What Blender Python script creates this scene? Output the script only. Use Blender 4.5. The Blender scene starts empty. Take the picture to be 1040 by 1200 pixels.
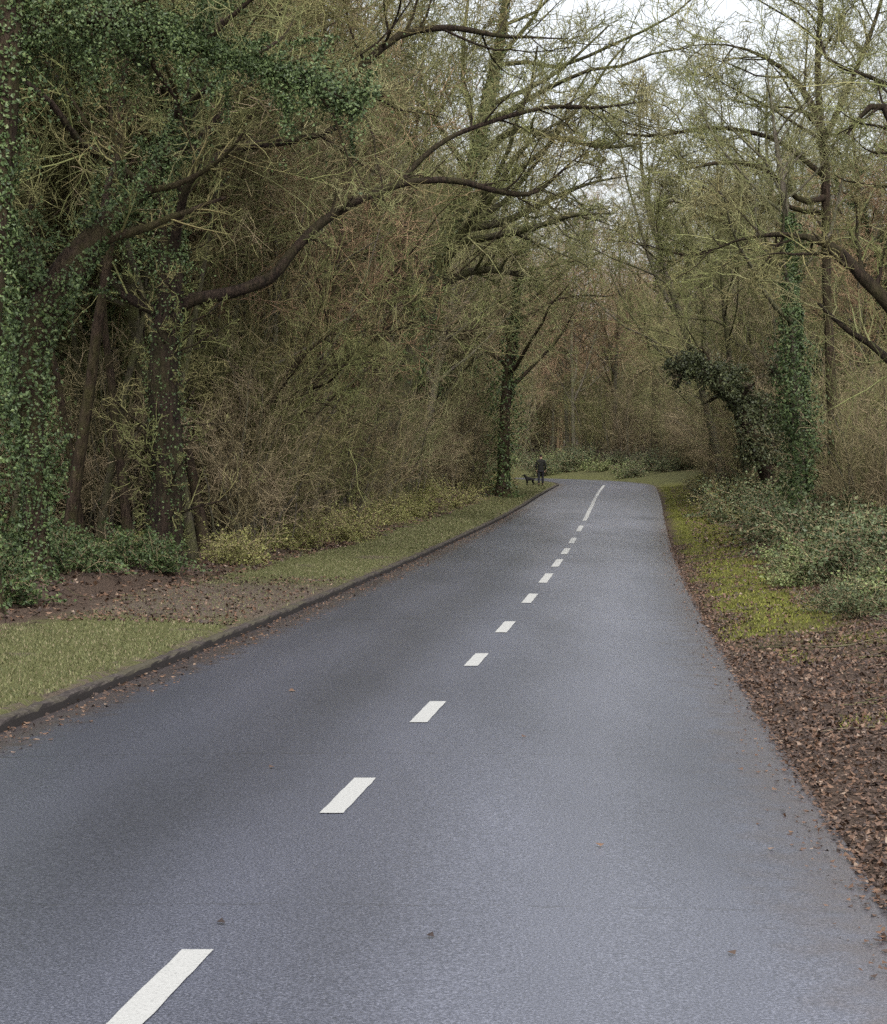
import bpy, math, random
import numpy as np
from mathutils import Vector

# ------------------------------------------------------------------ camera, sky, sun, exposure
sc = bpy.context.scene
COL = sc.collection
F_PX, CX, CY, CAM_H, HORIZON = 2400.0, 520.0, 600.0, 2.1, 535.0
PITCH = math.atan((HORIZON - CY) / F_PX)
cam_data = bpy.data.cameras.new("camera")
cam_data.sensor_fit = 'HORIZONTAL'
cam_data.sensor_width = 36.0
cam_data.lens = 36.0 * F_PX / 1040.0
cam_data.clip_start = 0.1
cam_data.clip_end = 3000.0
cam = bpy.data.objects.new("camera", cam_data)
cam.location = (0, 0, CAM_H)
cam.rotation_euler = (math.pi / 2 + PITCH, 0, 0)
COL.objects.link(cam)
sc.camera = cam

SUN_EL, SUN_ROT = math.radians(52), math.radians(165)
world = bpy.data.worlds.new("World")
sc.world = world
world.use_nodes = True
wn, wl = world.node_tree.nodes, world.node_tree.links
bg = wn["Background"]
sky = wn.new("ShaderNodeTexSky")
sky.sky_type = 'NISHITA'
sky.sun_disc = False
sky.sun_elevation = SUN_EL
sky.sun_rotation = SUN_ROT
sky.air_density = 1.0
sky.dust_density = 4.0
sky.ozone_density = 1.0
hs = wn.new("ShaderNodeHueSaturation")
hs.inputs["Saturation"].default_value = 0.24
wl.new(sky.outputs[0], hs.inputs["Color"])
wl.new(hs.outputs[0], bg.inputs["Color"])
bg.inputs["Strength"].default_value = 0.15

sun_data = bpy.data.lights.new("sun", 'SUN')
sun_data.energy = 0.9
sun_data.angle = math.radians(25)
sun_data.color = (1.0, 0.97, 0.92)
sun = bpy.data.objects.new("sun", sun_data)
sun.rotation_euler = (math.pi / 2 - SUN_EL, 0, math.pi - SUN_ROT)
COL.objects.link(sun)

sc.view_settings.view_transform = 'Standard'
sc.view_settings.look = 'None'
sc.view_settings.exposure = 1.08
sc.view_settings.gamma = 1.0
sc.cycles.max_bounces = 5
sc.cycles.diffuse_bounces = 3
sc.cycles.glossy_bounces = 2
sc.cycles.transmission_bounces = 2
sc.cycles.use_denoising = False
sc.cycles.sample_clamp_indirect = 4.0

RNG = np.random.default_rng(11)
random.seed(5)

# ------------------------------------------------------------------ helpers
def ray(x, y):
    c, s = math.cos(PITCH), math.sin(PITCH)
    u, v = (x - CX) / F_PX, (CY - y) / F_PX
    return np.array([u, c - v * s, s + v * c])

def at(x, y, Y):
    """world point seen at photo pixel (x, y) at distance Y down the road"""
    r = ray(x, y)
    return np.array([0, 0, CAM_H]) + r * (Y / r[1])

def tag(o, label=None, cat=None, group=None, kind=None):
    if label: o["label"] = label
    if cat: o["category"] = cat
    if group: o["group"] = group
    if kind: o["kind"] = kind
    return o

def empty(name, loc, rz=0.0):
    o = bpy.data.objects.new(name, None)
    o.empty_display_size = 0.3
    o.location = loc
    o.rotation_euler = (0, 0, rz)
    COL.objects.link(o)
    return o

def make_mesh(name, V, faces, smooth=True):
    """faces: list of (k,4) / (k,3) index arrays"""
    me = bpy.data.meshes.new(name)
    V = np.ascontiguousarray(V, dtype=np.float32)
    me.vertices.add(len(V))
    me.vertices.foreach_set("co", V.ravel())
    faces = [np.asarray(f, dtype=np.int32) for f in faces if len(f)]
    tot = sum(f.size for f in faces)
    npoly = sum(len(f) for f in faces)
    me.loops.add(tot)
    me.loops.foreach_set("vertex_index", np.concatenate([f.ravel() for f in faces]))
    starts, k = [], 0
    for f in faces:
        starts.append(k + np.arange(len(f), dtype=np.int32) * f.shape[1])
        k += f.size
    me.polygons.add(npoly)
    me.polygons.foreach_set("loop_start", np.concatenate(starts))
    me.update(calc_edges=True)
    me.polygons.foreach_set("use_smooth", np.full(npoly, smooth))
    return me

class MB:
    """collects shapes; build() links them as one mesh object"""
    def __init__(self):
        self.V, self.F, self.n = [], [], 0
    def add(self, V, *faces):
        V = np.asarray(V, dtype=float).reshape(-1, 3)
        self.V.append(V)
        for f in faces:
            if len(f): self.F.append(np.asarray(f) + self.n)
        self.n += len(V)
        return self
    def tubes(self, P, R, k=4, rough=0.0, rng=None):
        P = np.asarray(P, float); R = np.asarray(R, float)
        if P.ndim == 2: P, R = P[None], R[None]
        B, n, _ = P.shape
        T = np.gradient(P, axis=1)
        T /= np.linalg.norm(T, axis=2, keepdims=True) + 1e-9
        mt = T.mean(axis=1)
        ref = np.where(np.abs(mt[:, 2:3]) > 0.85, np.array([[1.0, 0, 0]]), np.array([[0, 0, 1.0]]))
        N = np.cross(T, ref[:, None, :])
        N /= np.linalg.norm(N, axis=2, keepdims=True) + 1e-9
        Bn = np.cross(T, N)
        a = np.linspace(0, 2 * math.pi, k, endpoint=False)
        RR = R[:, :, None] * np.ones(k)
        if rough and rng is not None:
            RR = RR * (1 + rough * rng.standard_normal(RR.shape))
        V = (P[:, :, None, :] + RR[..., None] *
             (np.cos(a)[None, None, :, None] * N[:, :, None, :] + np.sin(a)[None, None, :, None] * Bn[:, :, None, :]))
        idx = np.arange(B * n * k).reshape(B, n, k)
        a0 = idx[:, :-1, :]; a1 = np.roll(idx, -1, axis=2)[:, :-1, :]
        b0 = idx[:, 1:, :]; b1 = np.roll(idx, -1, axis=2)[:, 1:, :]
        F = np.stack([a0, a1, b1, b0], axis=-1).reshape(-1, 4)
        return self.add(V.reshape(-1, 3), F)
    def leaves(self, C, Nrm, size, rng, aspect=0.75, fold=0.18):
        C = np.asarray(C, float); m = len(C)
        if m == 0: return self
        Nrm = Nrm / (np.linalg.norm(Nrm, axis=1, keepdims=True) + 1e-9)
        r = rng.standard_normal((m, 3)); r[:, 2] -= 0.6
        U = r - (r * Nrm).sum(1, keepdims=True) * Nrm
        U /= np.linalg.norm(U, axis=1, keepdims=True) + 1e-9
        W = np.cross(Nrm, U)
        s = np.asarray(size).reshape(-1, 1) * np.ones((m, 1))
        V = np.stack([C - U * s * 0.5, C + W * s * aspect * 0.5 - Nrm * s * fold - U * s * 0.08,
                      C + U * s * 0.5, C - W * s * aspect * 0.5 - Nrm * s * fold - U * s * 0.08], axis=1)
        return self.add(V.reshape(-1, 3), np.arange(m * 4).reshape(m, 4))
    def mesh(self, name, smooth=True):
        return make_mesh(name, np.concatenate(self.V), self.F, smooth)
    def build(self, name, m, parent=None, smooth=True, loc=None):
        o = bpy.data.objects.new(name, self.mesh(name, smooth))
        o.data.materials.append(m)
        COL.objects.link(o)
        if parent is not None: o.parent = parent
        if loc is not None: o.location = loc
        return o

def grow(rng, P, R, m, t=(0.2, 1.0), length=(0.4, 0.7), ang=(30, 65), n=4, ratio=0.55, tip=0.25,
         up=0.0, wob=0.12, rmin=0.004, rmax=9, absolute=False, bias=None):
    """m child branches on every branch of (P, R)"""
    B, nn, _ = P.shape
    tt = (np.arange(m)[None] + rng.uniform(0, 1, (B, m))) / m
    tt = t[0] + (t[1] - t[0]) * tt
    fi = tt * (nn - 1); i0 = np.clip(fi.astype(int), 0, nn - 2); fr = (fi - i0)
    bi = np.arange(B)[:, None]
    p = P[bi, i0] * (1 - fr)[..., None] + P[bi, i0 + 1] * fr[..., None]
    T = P[bi, i0 + 1] - P[bi, i0]; T /= np.linalg.norm(T, axis=2, keepdims=True) + 1e-9
    r = R[bi, i0] * (1 - fr) + R[bi, i0 + 1] * fr
    L = np.linalg.norm(np.diff(P, axis=1), axis=2).sum(1)[:, None]
    q = rng.standard_normal((B, m, 3))
    if bias is not None: q = q + np.asarray(bias)
    q -= (q * T).sum(2, keepdims=True) * T
    q /= np.linalg.norm(q, axis=2, keepdims=True) + 1e-9
    a = np.radians(rng.uniform(*ang, (B, m)))[..., None]
    d = np.cos(a) * T + np.sin(a) * q
    ln = rng.uniform(*length, (B, m))
    if not absolute: ln = ln * L * (1.0 - 0.45 * tt)
    M = B * m
    p = p.reshape(M, 3); d = d.reshape(M, 3); st = (ln.reshape(M, 1) / (n - 1))
    pts = [p]
    for i in range(n - 1):
        d = d + wob * rng.standard_normal((M, 3)); d[:, 2] += up
        d /= np.linalg.norm(d, axis=1, keepdims=True) + 1e-9
        p = p + d * st; pts.append(p)
    P2 = np.stack(pts, axis=1)
    r0 = np.clip(r.reshape(M, 1) * ratio, rmin, rmax)
    R2 = np.maximum(r0 * np.linspace(1, tip, n)[None], rmin * 0.6)
    return P2, R2

def spline(pts, n):
    pts = np.asarray(pts, float)
    d = np.r_[0, np.cumsum(np.linalg.norm(np.diff(pts[:, :3], axis=0), axis=1))]
    tt = np.linspace(0, d[-1], n)
    ext = np.vstack([2 * pts[0] - pts[1], pts, 2 * pts[-1] - pts[-2]])
    out = []
    for t in tt:
        i = min(max(np.searchsorted(d, t) - 1, 0), len(pts) - 2)
        u = (t - d[i]) / (d[i + 1] - d[i] + 1e-9)
        p0, p1, p2, p3 = ext[i], ext[i + 1], ext[i + 2], ext[i + 3]
        out.append(0.5 * ((2 * p1) + (-p0 + p2) * u + (2 * p0 - 5 * p1 + 4 * p2 - p3) * u * u + (-p0 + 3 * p1 - 3 * p2 + p3) * u ** 3))
    return np.array(out)

def limb(px, n=16):
    """px: (x, y, distance, half width in photo pixels) -> polyline and radii in metres"""
    a = np.array([np.r_[at(x, y, Y), w * Y / F_PX] for x, y, Y, w in px])
    s = spline(a, n)
    return s[None, :, :3], np.maximum(s[None, :, 3] * np.interp(np.arange(n), [0, n * 0.75, n - 1], [1, 1, 0.35])[None], 0.006)

_perm = np.random.default_rng(3).uniform(-1, 1, (256, 256))
def vnoise(x, y, s):
    x = np.asarray(x) * s + 91.3; y = np.asarray(y) * s + 47.7
    xi, yi = np.floor(x).astype(int), np.floor(y).astype(int)
    fx, fy = x - xi, y - yi
    fx = fx * fx * (3 - 2 * fx); fy = fy * fy * (3 - 2 * fy)
    g = lambda i, j: _perm[i % 256, j % 256]
    return (g(xi, yi) * (1 - fx) + g(xi + 1, yi) * fx) * (1 - fy) + (g(xi, yi + 1) * (1 - fx) + g(xi + 1, yi + 1) * fx) * fy

# ------------------------------------------------------------------ materials
def new_mat(name, spec=0.12):
    m = bpy.data.materials.new(name)
    m.use_nodes = True
    nt = m.node_tree
    b = nt.nodes["Principled BSDF"]
    b.inputs["Specular IOR Level"].default_value = spec
    return m, nt, b

def N(nt, t, **kw):
    n = nt.nodes.new(t)
    for k, v in kw.items():
        if k in n.inputs: n.inputs[k].default_value = v
        else: setattr(n, k, v)
    return n

def ramp(nt, stops):
    r = nt.nodes.new("ShaderNodeValToRGB")
    e = r.color_ramp.elements
    while len(e) < len(stops): e.new(0.5)
    for el, (p, c) in zip(e, stops):
        el.position = p; el.color = (*c, 1)
    return r

def mix(nt, fac, a, b):
    m = nt.nodes.new("ShaderNodeMix"); m.data_type = 'RGBA'
    for sock, v in ((m.inputs[0], fac), (m.inputs[6], a), (m.inputs[7], b)):
        if isinstance(v, (int, float)): sock.default_value = v
        elif isinstance(v, tuple): sock.default_value = (*v, 1)
        else: nt.links.new(v, sock)
    return m.outputs[2]

def math_n(nt, op, a, b=None, clamp=False):
    m = nt.nodes.new("ShaderNodeMath"); m.operation = op; m.use_clamp = clamp
    for s, v in ((m.inputs[0], a), (m.inputs[1], b)):
        if v is None: continue
        if isinstance(v, (int, float)): s.default_value = v
        else: nt.links.new(v, s)
    return m.outputs[0]

def noise(nt, scale, detail=3, rough=0.6, coord=None, vec=None):
    n = N(nt, "ShaderNodeTexNoise", Scale=scale, Detail=detail, Roughness=rough)
    if vec is None:
        tc = nt.nodes.new("ShaderNodeTexCoord"); vec = tc.outputs["Object"]
    nt.links.new(vec, n.inputs["Vector"])
    return n.outputs[0]

def bark_mat(name, dark, light, moss, moss_amt=0.5):
    m, nt, b = new_mat(name)
    tc = nt.nodes.new("ShaderNodeTexCoord")
    mp = N(nt, "ShaderNodeMapping"); mp.inputs["Scale"].default_value = (1, 1, 0.16)
    nt.links.new(tc.outputs["Object"], mp.inputs[0])
    n1 = noise(nt, 22, 4, 0.7, vec=mp.outputs[0])
    r = ramp(nt, [(0.35, dark), (0.68, light)]); nt.links.new(n1, r.inputs[0])
    n2 = noise(nt, 1.6, 4, 0.7)
    r2 = ramp(nt, [(0.5 - 0.12 * moss_amt, (0, 0, 0)), (0.75 - 0.15 * moss_amt, (1, 1, 1))]); nt.links.new(n2, r2.inputs[0])
    c = mix(nt, math_n(nt, 'MULTIPLY', r2.outputs[0], moss_amt), r.outputs[0], moss)
    nt.links.new(c, b.inputs["Base Color"])
    b.inputs["Roughness"].default_value = 0.85
    bp = N(nt, "ShaderNodeBump", Strength=1.0, Distance=0.09)
    nt.links.new(n1, bp.inputs["Height"]); nt.links.new(bp.outputs[0], b.inputs["Normal"])
    return m

def twig_mat(name, stops, moss=(0.13, 0.148, 0.055)):
    m, nt, b = new_mat(name)
    oi = nt.nodes.new("ShaderNodeObjectInfo")
    r = ramp(nt, stops); nt.links.new(oi.outputs["Random"], r.inputs[0])
    g = nt.nodes.new("ShaderNodeNewGeometry")
    nz = noise(nt, 0.7, 2, 0.5, vec=g.outputs["Position"])
    r2 = ramp(nt, [(0.38, (0, 0, 0)), (0.58, (1, 1, 1))]); nt.links.new(nz, r2.inputs[0])
    c = mix(nt, math_n(nt, 'MULTIPLY', r2.outputs[0], 0.75), r.outputs[0], moss)
    hsv = N(nt, "ShaderNodeHueSaturation")
    rp = math_n(nt, 'MULTIPLY_ADD', g.outputs["Random Per Island"], 1.0)
    rp.node.inputs[2].default_value = 0.5
    nt.links.new(rp, hsv.inputs["Value"]); nt.links.new(c, hsv.inputs["Color"])
    nt.links.new(hsv.outputs[0], b.inputs["Base Color"])
    b.inputs["Roughness"].default_value = 0.8
    return m

def leaf_mat(name, stops, rough=0.45, trans=0.0):
    m, nt, b = new_mat(name, 0.3)
    g = nt.nodes.new("ShaderNodeNewGeometry")
    r = ramp(nt, stops); nt.links.new(g.outputs["Random Per Island"], r.inputs[0])
    nt.links.new(r.outputs[0], b.inputs["Base Color"])
    b.inputs["Roughness"].default_value = rough
    return m

def plain_mat(name, col, rough=0.7):
    m, nt, b = new_mat(name)
    n1 = noise(nt, 14, 3)
    r = ramp(nt, [(0.3, tuple(c * 0.7 for c in col)), (0.7, tuple(min(1, c * 1.25) for c in col))]); nt.links.new(n1, r.inputs[0])
    nt.links.new(r.outputs[0], b.inputs["Base Color"]); b.inputs["Roughness"].default_value = rough
    return m

M_BARK_DARK = bark_mat("dark_bark", (0.018, 0.012, 0.009), (0.075, 0.053, 0.037), (0.065, 0.065, 0.022), 0.6)
M_BARK_BLACK = bark_mat("blackish_bark", (0.008, 0.006, 0.005), (0.052, 0.036, 0.026), (0.05, 0.05, 0.018), 0.5)
M_BARK_MOSS = bark_mat("mossy_bark", (0.03, 0.026, 0.018), (0.12, 0.105, 0.07), (0.085, 0.09, 0.032), 0.85)
M_BARK_GREY = bark_mat("grey_bark", (0.07, 0.058, 0.045), (0.2, 0.175, 0.135), (0.13, 0.14, 0.06), 0.7)
M_TWIG_OLIVE = twig_mat("olive_twigs", [(0, (0.19, 0.155, 0.075)), (0.5, (0.185, 0.178, 0.08)), (1, (0.25, 0.23, 0.125))])
M_TWIG_BROWN = twig_mat("brown_twigs", [(0, (0.22, 0.165, 0.105)), (0.5, (0.21, 0.165, 0.1)), (1, (0.28, 0.22, 0.145))], (0.19, 0.165, 0.085))
M_TWIG_RUSSET = twig_mat("russet_twigs", [(0, (0.27, 0.165, 0.105)), (0.5, (0.24, 0.16, 0.1)), (1, (0.29, 0.2, 0.13))], (0.22, 0.155, 0.085))
M_TWIG_DARK = twig_mat("dark_twigs", [(0, (0.075, 0.06, 0.045)), (1, (0.12, 0.095, 0.065))], (0.08, 0.085, 0.035))
M_IVY = leaf_mat("ivy_leaf", [(0, (0.026, 0.043, 0.016)), (0.5, (0.056, 0.087, 0.029)), (0.85, (0.085, 0.122, 0.04)), (1, (0.125, 0.16, 0.06))], 0.5)
M_EVERGREEN = leaf_mat("dark_evergreen_leaf", [(0, (0.016, 0.02, 0.008)), (0.6, (0.032, 0.04, 0.014)), (0.92, (0.06, 0.07, 0.026)), (1, (0.13, 0.14, 0.07))], 0.55)
M_LEAF_BLUISH = leaf_mat("bramble_leaf", [(0, (0.03, 0.042, 0.016)), (0.5, (0.062, 0.082, 0.032)), (0.85, (0.11, 0.135, 0.06)), (0.93, (0.17, 0.14, 0.07)), (1, (0.12, 0.07, 0.045))], 0.5)
M_LEAF_PALE = leaf_mat("pale_green_leaf", [(0, (0.09, 0.12, 0.04)), (0.5, (0.15, 0.185, 0.065)), (0.9, (0.22, 0.25, 0.1)), (1, (0.2, 0.15, 0.08))], 0.55)
M_LEAF_YELLOW = leaf_mat("yellow_green_leaf", [(0, (0.12, 0.13, 0.035)), (0.5, (0.19, 0.19, 0.06)), (0.85, (0.26, 0.25, 0.09)), (1, (0.18, 0.12, 0.06))], 0.6)
M_LITTER = leaf_mat("dead_leaf", [(0, (0.03, 0.02, 0.017)), (0.4, (0.065, 0.043, 0.032)), (0.7, (0.105, 0.058, 0.036)), (0.94, (0.145, 0.086, 0.053)), (1, (0.24, 0.18, 0.135))], 0.55)
M_GRASS = leaf_mat("grass_blade", [(0, (0.06, 0.068, 0.026)), (0.5, (0.105, 0.112, 0.042)), (0.8, (0.145, 0.138, 0.065)), (1, (0.18, 0.145, 0.09))], 0.7)
M_MOSS = leaf_mat("moss_tuft", [(0, (0.06, 0.065, 0.012)), (0.5, (0.11, 0.12, 0.022)), (0.85, (0.185, 0.19, 0.034)), (1, (0.14, 0.1, 0.04))], 0.8)

# ------------------------------------------------------------------ the road line, measured from its edges
LY = np.array([7.6, 15.65, 19.2, 21.4, 25.5, 32.9, 40.3, 53, 80, 115]); LX = np.array([-4.45, -3.39, -2.93, -2.72, -2.17, -1.5, -0.76, 0.49, 2.98, 6.37])
RY = np.array([7.6, 15.65, 19.5, 26.3, 35.5, 67, 80, 115]); RX = np.array([2.03, 2.5, 2.72, 3.36, 4.25, 7.3, 8.5, 11.9])
KY = np.array([7.58, 8.6, 12.5, 16.6, 20.9, 24.95, 30, 35, 40, 44.6, 59.3, 90, 115]); KX = np.array([-1.15, -1.03, -0.615, -0.11, 0.375, 0.81, 1.28, 1.75, 2.2, 2.66, 3.95, 6.65, 9.0])
pl, pr, pk = np.polyfit(LY, LX, 3), np.polyfit(RY, RX, 3), np.polyfit(KY, KX, 3)
def edge(p, Y):
    Y = np.asarray(Y, float)
    d = np.polyder(p)
    return np.where(Y < 7, np.polyval(p, 7.0) + np.polyval(d, 7.0) * (Y - 7), np.polyval(p, Y))
def zb(Y):
    return np.interp(Y, [0, 70, 85, 100, 115, 130, 145, 190, 300, 2000], [0, 0, 0.08, 0.24, 0.43, 0.57, 0.65, 0.9, 3.0, 9.0])

ys0 = np.r_[np.arange(-30, 8, 2.0), np.arange(8, 116.01, 1.0)]
Lp = np.c_[edge(pl, ys0), ys0]; Rp = np.c_[edge(pr, ys0), ys0]; Kp = np.c_[edge(pk, ys0), ys0]
hd = Kp[-1] - Kp[-6]; hd /= np.linalg.norm(hd)
left_n = np.array([-hd[1], hd[0]])
BEND_R = 40.0
piv = Kp[-1] + left_n * BEND_R
def rot(v, a): c, s = math.cos(a), math.sin(a); return np.array([c * v[0] - s * v[1], s * v[0] + c * v[1]])
arcs = np.radians(np.arange(3, 88, 3.0))
for a in arcs:
    Lp = np.vstack([Lp, piv + rot(Lp[len(ys0) - 1] - piv, a)]); Rp = np.vstack([Rp, piv + rot(Rp[len(ys0) - 1] - piv, a)]); Kp = np.vstack([Kp, piv + rot(Kp[len(ys0) - 1] - piv, a)])
dend = rot(hd, arcs[-1])
for s in np.arange(3, 70, 3.0):
    i = len(ys0) + len(arcs) - 1
    Lp = np.vstack([Lp, Lp[i] + dend * s]); Rp = np.vstack([Rp, Rp[i] + dend * s]); Kp = np.vstack([Kp, Kp[i] + dend * s])
NS = len(Lp)
MID = (Lp + Rp) / 2; HALF = np.linalg.norm(Rp - Lp, axis=1) / 2
STEP_T = np.r_[0, np.cumsum(np.linalg.norm(np.diff(MID, axis=0), axis=1))]

def road_offset(x, y):
    """signed distance beyond the left edge and beyond the right edge"""
    x = np.asarray(x, float).ravel(); y = np.asarray(y, float).ravel()
    best = np.full(x.shape, 1e9); sd = np.zeros(x.shape); hf = np.zeros(x.shape)
    for i in range(NS - 1):
        a, b = MID[i], MID[i + 1]; ab = b - a; l2 = ab @ ab
        t = np.clip(((x - a[0]) * ab[0] + (y - a[1]) * ab[1]) / l2, 0, 1)
        dx, dy = x - (a[0] + ab[0] * t), y - (a[1] + ab[1] * t)
        d = np.hypot(dx, dy); k = d < best
        best[k] = d[k]
        sgn = np.where(ab[0] * dy - ab[1] * dx > 0, -1.0, 1.0)
        sd[k] = (sgn * d)[k]; hf[k] = (HALF[i] * (1 - t) + HALF[i + 1] * t)[k]
    return -sd - hf, sd - hf

def gz(x, y, off=None):
    x = np.asarray(x, float).ravel(); y = np.asarray(y, float).ravel()
    sl, sr = off if off is not None else road_offset(x, y)
    z = zb(y)
    n1 = vnoise(x, y, 0.9) * 0.5 + vnoise(x, y, 2.3) * 0.3
    n2 = vnoise(x, y, 0.22)
    hl = np.interp(sl, [-0.3, 0.02, 0.12, 1.2, 2.4, 4, 9, 30], [-0.12, -0.12, 0.068, 0.11, 0.15, 0.30, 0.5, 0.9])
    hr = np.interp(sr, [-0.5, 0.0, 0.35, 1.0, 2.0, 4.0, 9, 30], [-0.12, -0.026, 0.035, 0.10, 0.2, 0.45, 0.7, 1.2])
    am = np.interp(np.maximum(sl, sr), [0, 0.5, 2, 5], [0.0, 0.03, 0.05, 0.16])
    amr = np.interp(sr, [-0.6, -0.3, 0.2, 1, 4], [0, 0.04, 0.05, 0.06, 0.12])
    left = sl > sr
    return z + np.where(left, hl + np.where(sl > 0.2, n1 * am, 0), hr + n1 * amr) + np.where(np.maximum(sl, sr) > 3, n2 * 0.15, 0)

# ground sheet
xs = np.r_[-900, -400, -200, -100, -60, -40, np.arange(-30, -8, 1.0), np.arange(-8, 22, 0.25), np.arange(22, 50, 1.0), 60, 100, 200, 400, 900]
ys = np.r_[-300, -100, -40, np.arange(-20, 6, 2.0), np.arange(6, 40, 0.25), np.arange(40, 130, 0.5), np.arange(130, 200, 1.0), np.arange(200, 300, 10.0), 400, 700, 1200, 2000]
gx, gy = np.meshgrid(xs, ys)
off = road_offset(gx, gy)
gzv = gz(gx, gy, off)
nx, ny = len(xs), len(ys)
idx = np.arange(nx * ny).reshape(ny, nx)
gf = np.stack([idx[:-1, :-1], idx[:-1, 1:], idx[1:, 1:], idx[1:, :-1]], -1).reshape(-1, 4)
gme = make_mesh("ground", np.c_[gx.ravel(), gy.ravel(), gzv], [gf])
for nm, arr in (("beyond_left", off[0]), ("beyond_right", off[1]), ("along", gy.ravel())):
    at_ = gme.attributes.new(nm, 'FLOAT', 'POINT'); at_.data.foreach_set("value", arr.astype(np.float32))
ground = bpy.data.objects.new("ground", gme); COL.objects.link(ground)
tag(ground, "brown woodland floor with mossy verges on both sides of the road", None, None, "structure")

def ground_mat():
    m, nt, b = new_mat("woodland_floor")
    A = lambda n: N(nt, "ShaderNodeAttribute", attribute_name=n).outputs["Fac"]
    sl, sr, al = A("beyond_left"), A("beyond_right"), A("along")
    g = nt.nodes.new("ShaderNodeNewGeometry"); pos = g.outputs["Position"]
    fine = noise(nt, 38, 3, 0.7, vec=pos); med = noise(nt, 5, 4, 0.65, vec=pos); big = noise(nt, 0.55, 3, 0.6, vec=pos)
    lit = ramp(nt, [(0.3, (0.025, 0.018, 0.014)), (0.5, (0.06, 0.042, 0.032)), (0.7, (0.115, 0.08, 0.058))]); nt.links.new(fine, lit.inputs[0])
    grs = ramp(nt, [(0.3, (0.05, 0.052, 0.02)), (0.55, (0.09, 0.092, 0.036)), (0.75, (0.13, 0.12, 0.062))]); nt.links.new(fine, grs.inputs[0])
    dirt = ramp(nt, [(0.3, (0.06, 0.045, 0.038)), (0.7, (0.125, 0.095, 0.08))]); nt.links.new(fine, dirt.inputs[0])
    moss = ramp(nt, [(0.3, (0.06, 0.06, 0.014)), (0.7, (0.14, 0.14, 0.028))]); nt.links.new(fine, moss.inputs[0])
    def mr(v, a, c, lo=0.0, hi=1.0):
        n = nt.nodes.new("ShaderNodeMapRange"); n.interpolation_type = 'SMOOTHSTEP'
        nt.links.new(v, n.inputs[0]); n.inputs[1].default_value = a; n.inputs[2].default_value = c; n.inputs[3].default_value = lo; n.inputs[4].default_value = hi
        return n.outputs[0]
    wob = math_n(nt, 'MULTIPLY_ADD', med, 1.6); wob.node.inputs[2].default_value = -0.8
    sl2 = math_n(nt, 'ADD', sl, wob); sr2 = math_n(nt, 'ADD', sr, wob)
    # left verge: grass, with a bare brown stretch half way along
    bare = math_n(nt, 'MULTIPLY', mr(al, 24.6, 26.4), mr(al, 34, 30.5))
    bare = math_n(nt, 'MAXIMUM', bare, mr(big, 0.6, 0.68))
    near_kerb = mr(sl2, 0.35, -0.05)
    verge = mix(nt, math_n(nt, 'MULTIPLY', math_n(nt, 'MAXIMUM', bare, near_kerb), 0.85), grs.outputs[0], dirt.outputs[0])
    left = mix(nt, mr(sl2, 2.0, 2.7), verge, lit.outputs[0])
    # right verge: litter with a moss band
    mband = math_n(nt, 'MULTIPLY', mr(sr2, 0.05, 0.35), mr(sr2, 2.0, 1.2))
    mband = math_n(nt, 'MULTIPLY', mband, mr(al, 20, 27))
    mband2 = math_n(nt, 'MULTIPLY', mr(big, 0.5, 0.62), mr(sr2, 0.9, 1.4))
    mband2 = math_n(nt, 'MULTIPLY', mband2, mr(sr2, 3.2, 2.2))
    mband = math_n(nt, 'MAXIMUM', mband, math_n(nt, 'MULTIPLY', mband2, 0.6))
    right = mix(nt, math_n(nt, 'MULTIPLY', mband, 0.9), lit.outputs[0], moss.outputs[0])
    far_g = math_n(nt, 'MULTIPLY', mr(al, 108, 122), mr(sr2, 9, 4))
    right = mix(nt, math_n(nt, 'MULTIPLY', far_g, 0.9), right, grs.outputs[0])
    isleft = math_n(nt, 'GREATER_THAN', sl, sr)
    c = mix(nt, isleft, right, left)
    nt.links.new(c, b.inputs["Base Color"]); b.inputs["Roughness"].default_value = 0.85
    bp = N(nt, "ShaderNodeBump", Strength=0.9, Distance=0.03); nt.links.new(fine, bp.inputs["Height"]); nt.links.new(bp.outputs[0], b.inputs["Normal"])
    return m
ground.data.materials.append(ground_mat())

# road sheet
NC = 25
uu = np.linspace(0, 1, NC)
rz_ = zb(MID[:, 1])
RV, RA, RB, RL = [], [], [], []
for j, u in enumerate(uu):
    p = Lp * (1 - u) + Rp * u
    crown_h = 0.045 * (1 - (2 * u - 1) ** 2) - 0.02
    RV.append(np.c_[p, rz_ + crown_h]); w = np.linalg.norm(Rp - Lp, axis=1)
    RA.append(w * u); RB.append(w * (1 - u)); RL.append(STEP_T)
RV = np.stack(RV, 1).reshape(-1, 3)
ix = np.arange(NS * NC).reshape(NS, NC)
rf = np.stack([ix[:-1, :-1], ix[:-1, 1:], ix[1:, 1:], ix[1:, :-1]], -1).reshape(-1, 4)
rme = make_mesh("road", RV, [rf])
for nm, arr in (("from_left", np.stack(RA, 1)), ("from_right", np.stack(RB, 1)), ("along", np.stack([MID[:, 1]] * NC, 1))):
    a_ = rme.attributes.new(nm, 'FLOAT', 'POINT'); a_.data.foreach_set("value", arr.ravel().astype(np.float32))
road = bpy.data.objects.new("road", rme); COL.objects.link(road)
tag(road, "wet grey tarmac lane curving away to the left through the wood", None, None, "structure")

def road_z(x, y):
    sl, sr = road_offset([x], [y]); w = -(sl[0] + sr[0]); u = -sl[0] / w
    return float(zb(y)) + 0.045 * (1 - (2 * u - 1) ** 2) - 0.02

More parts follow.
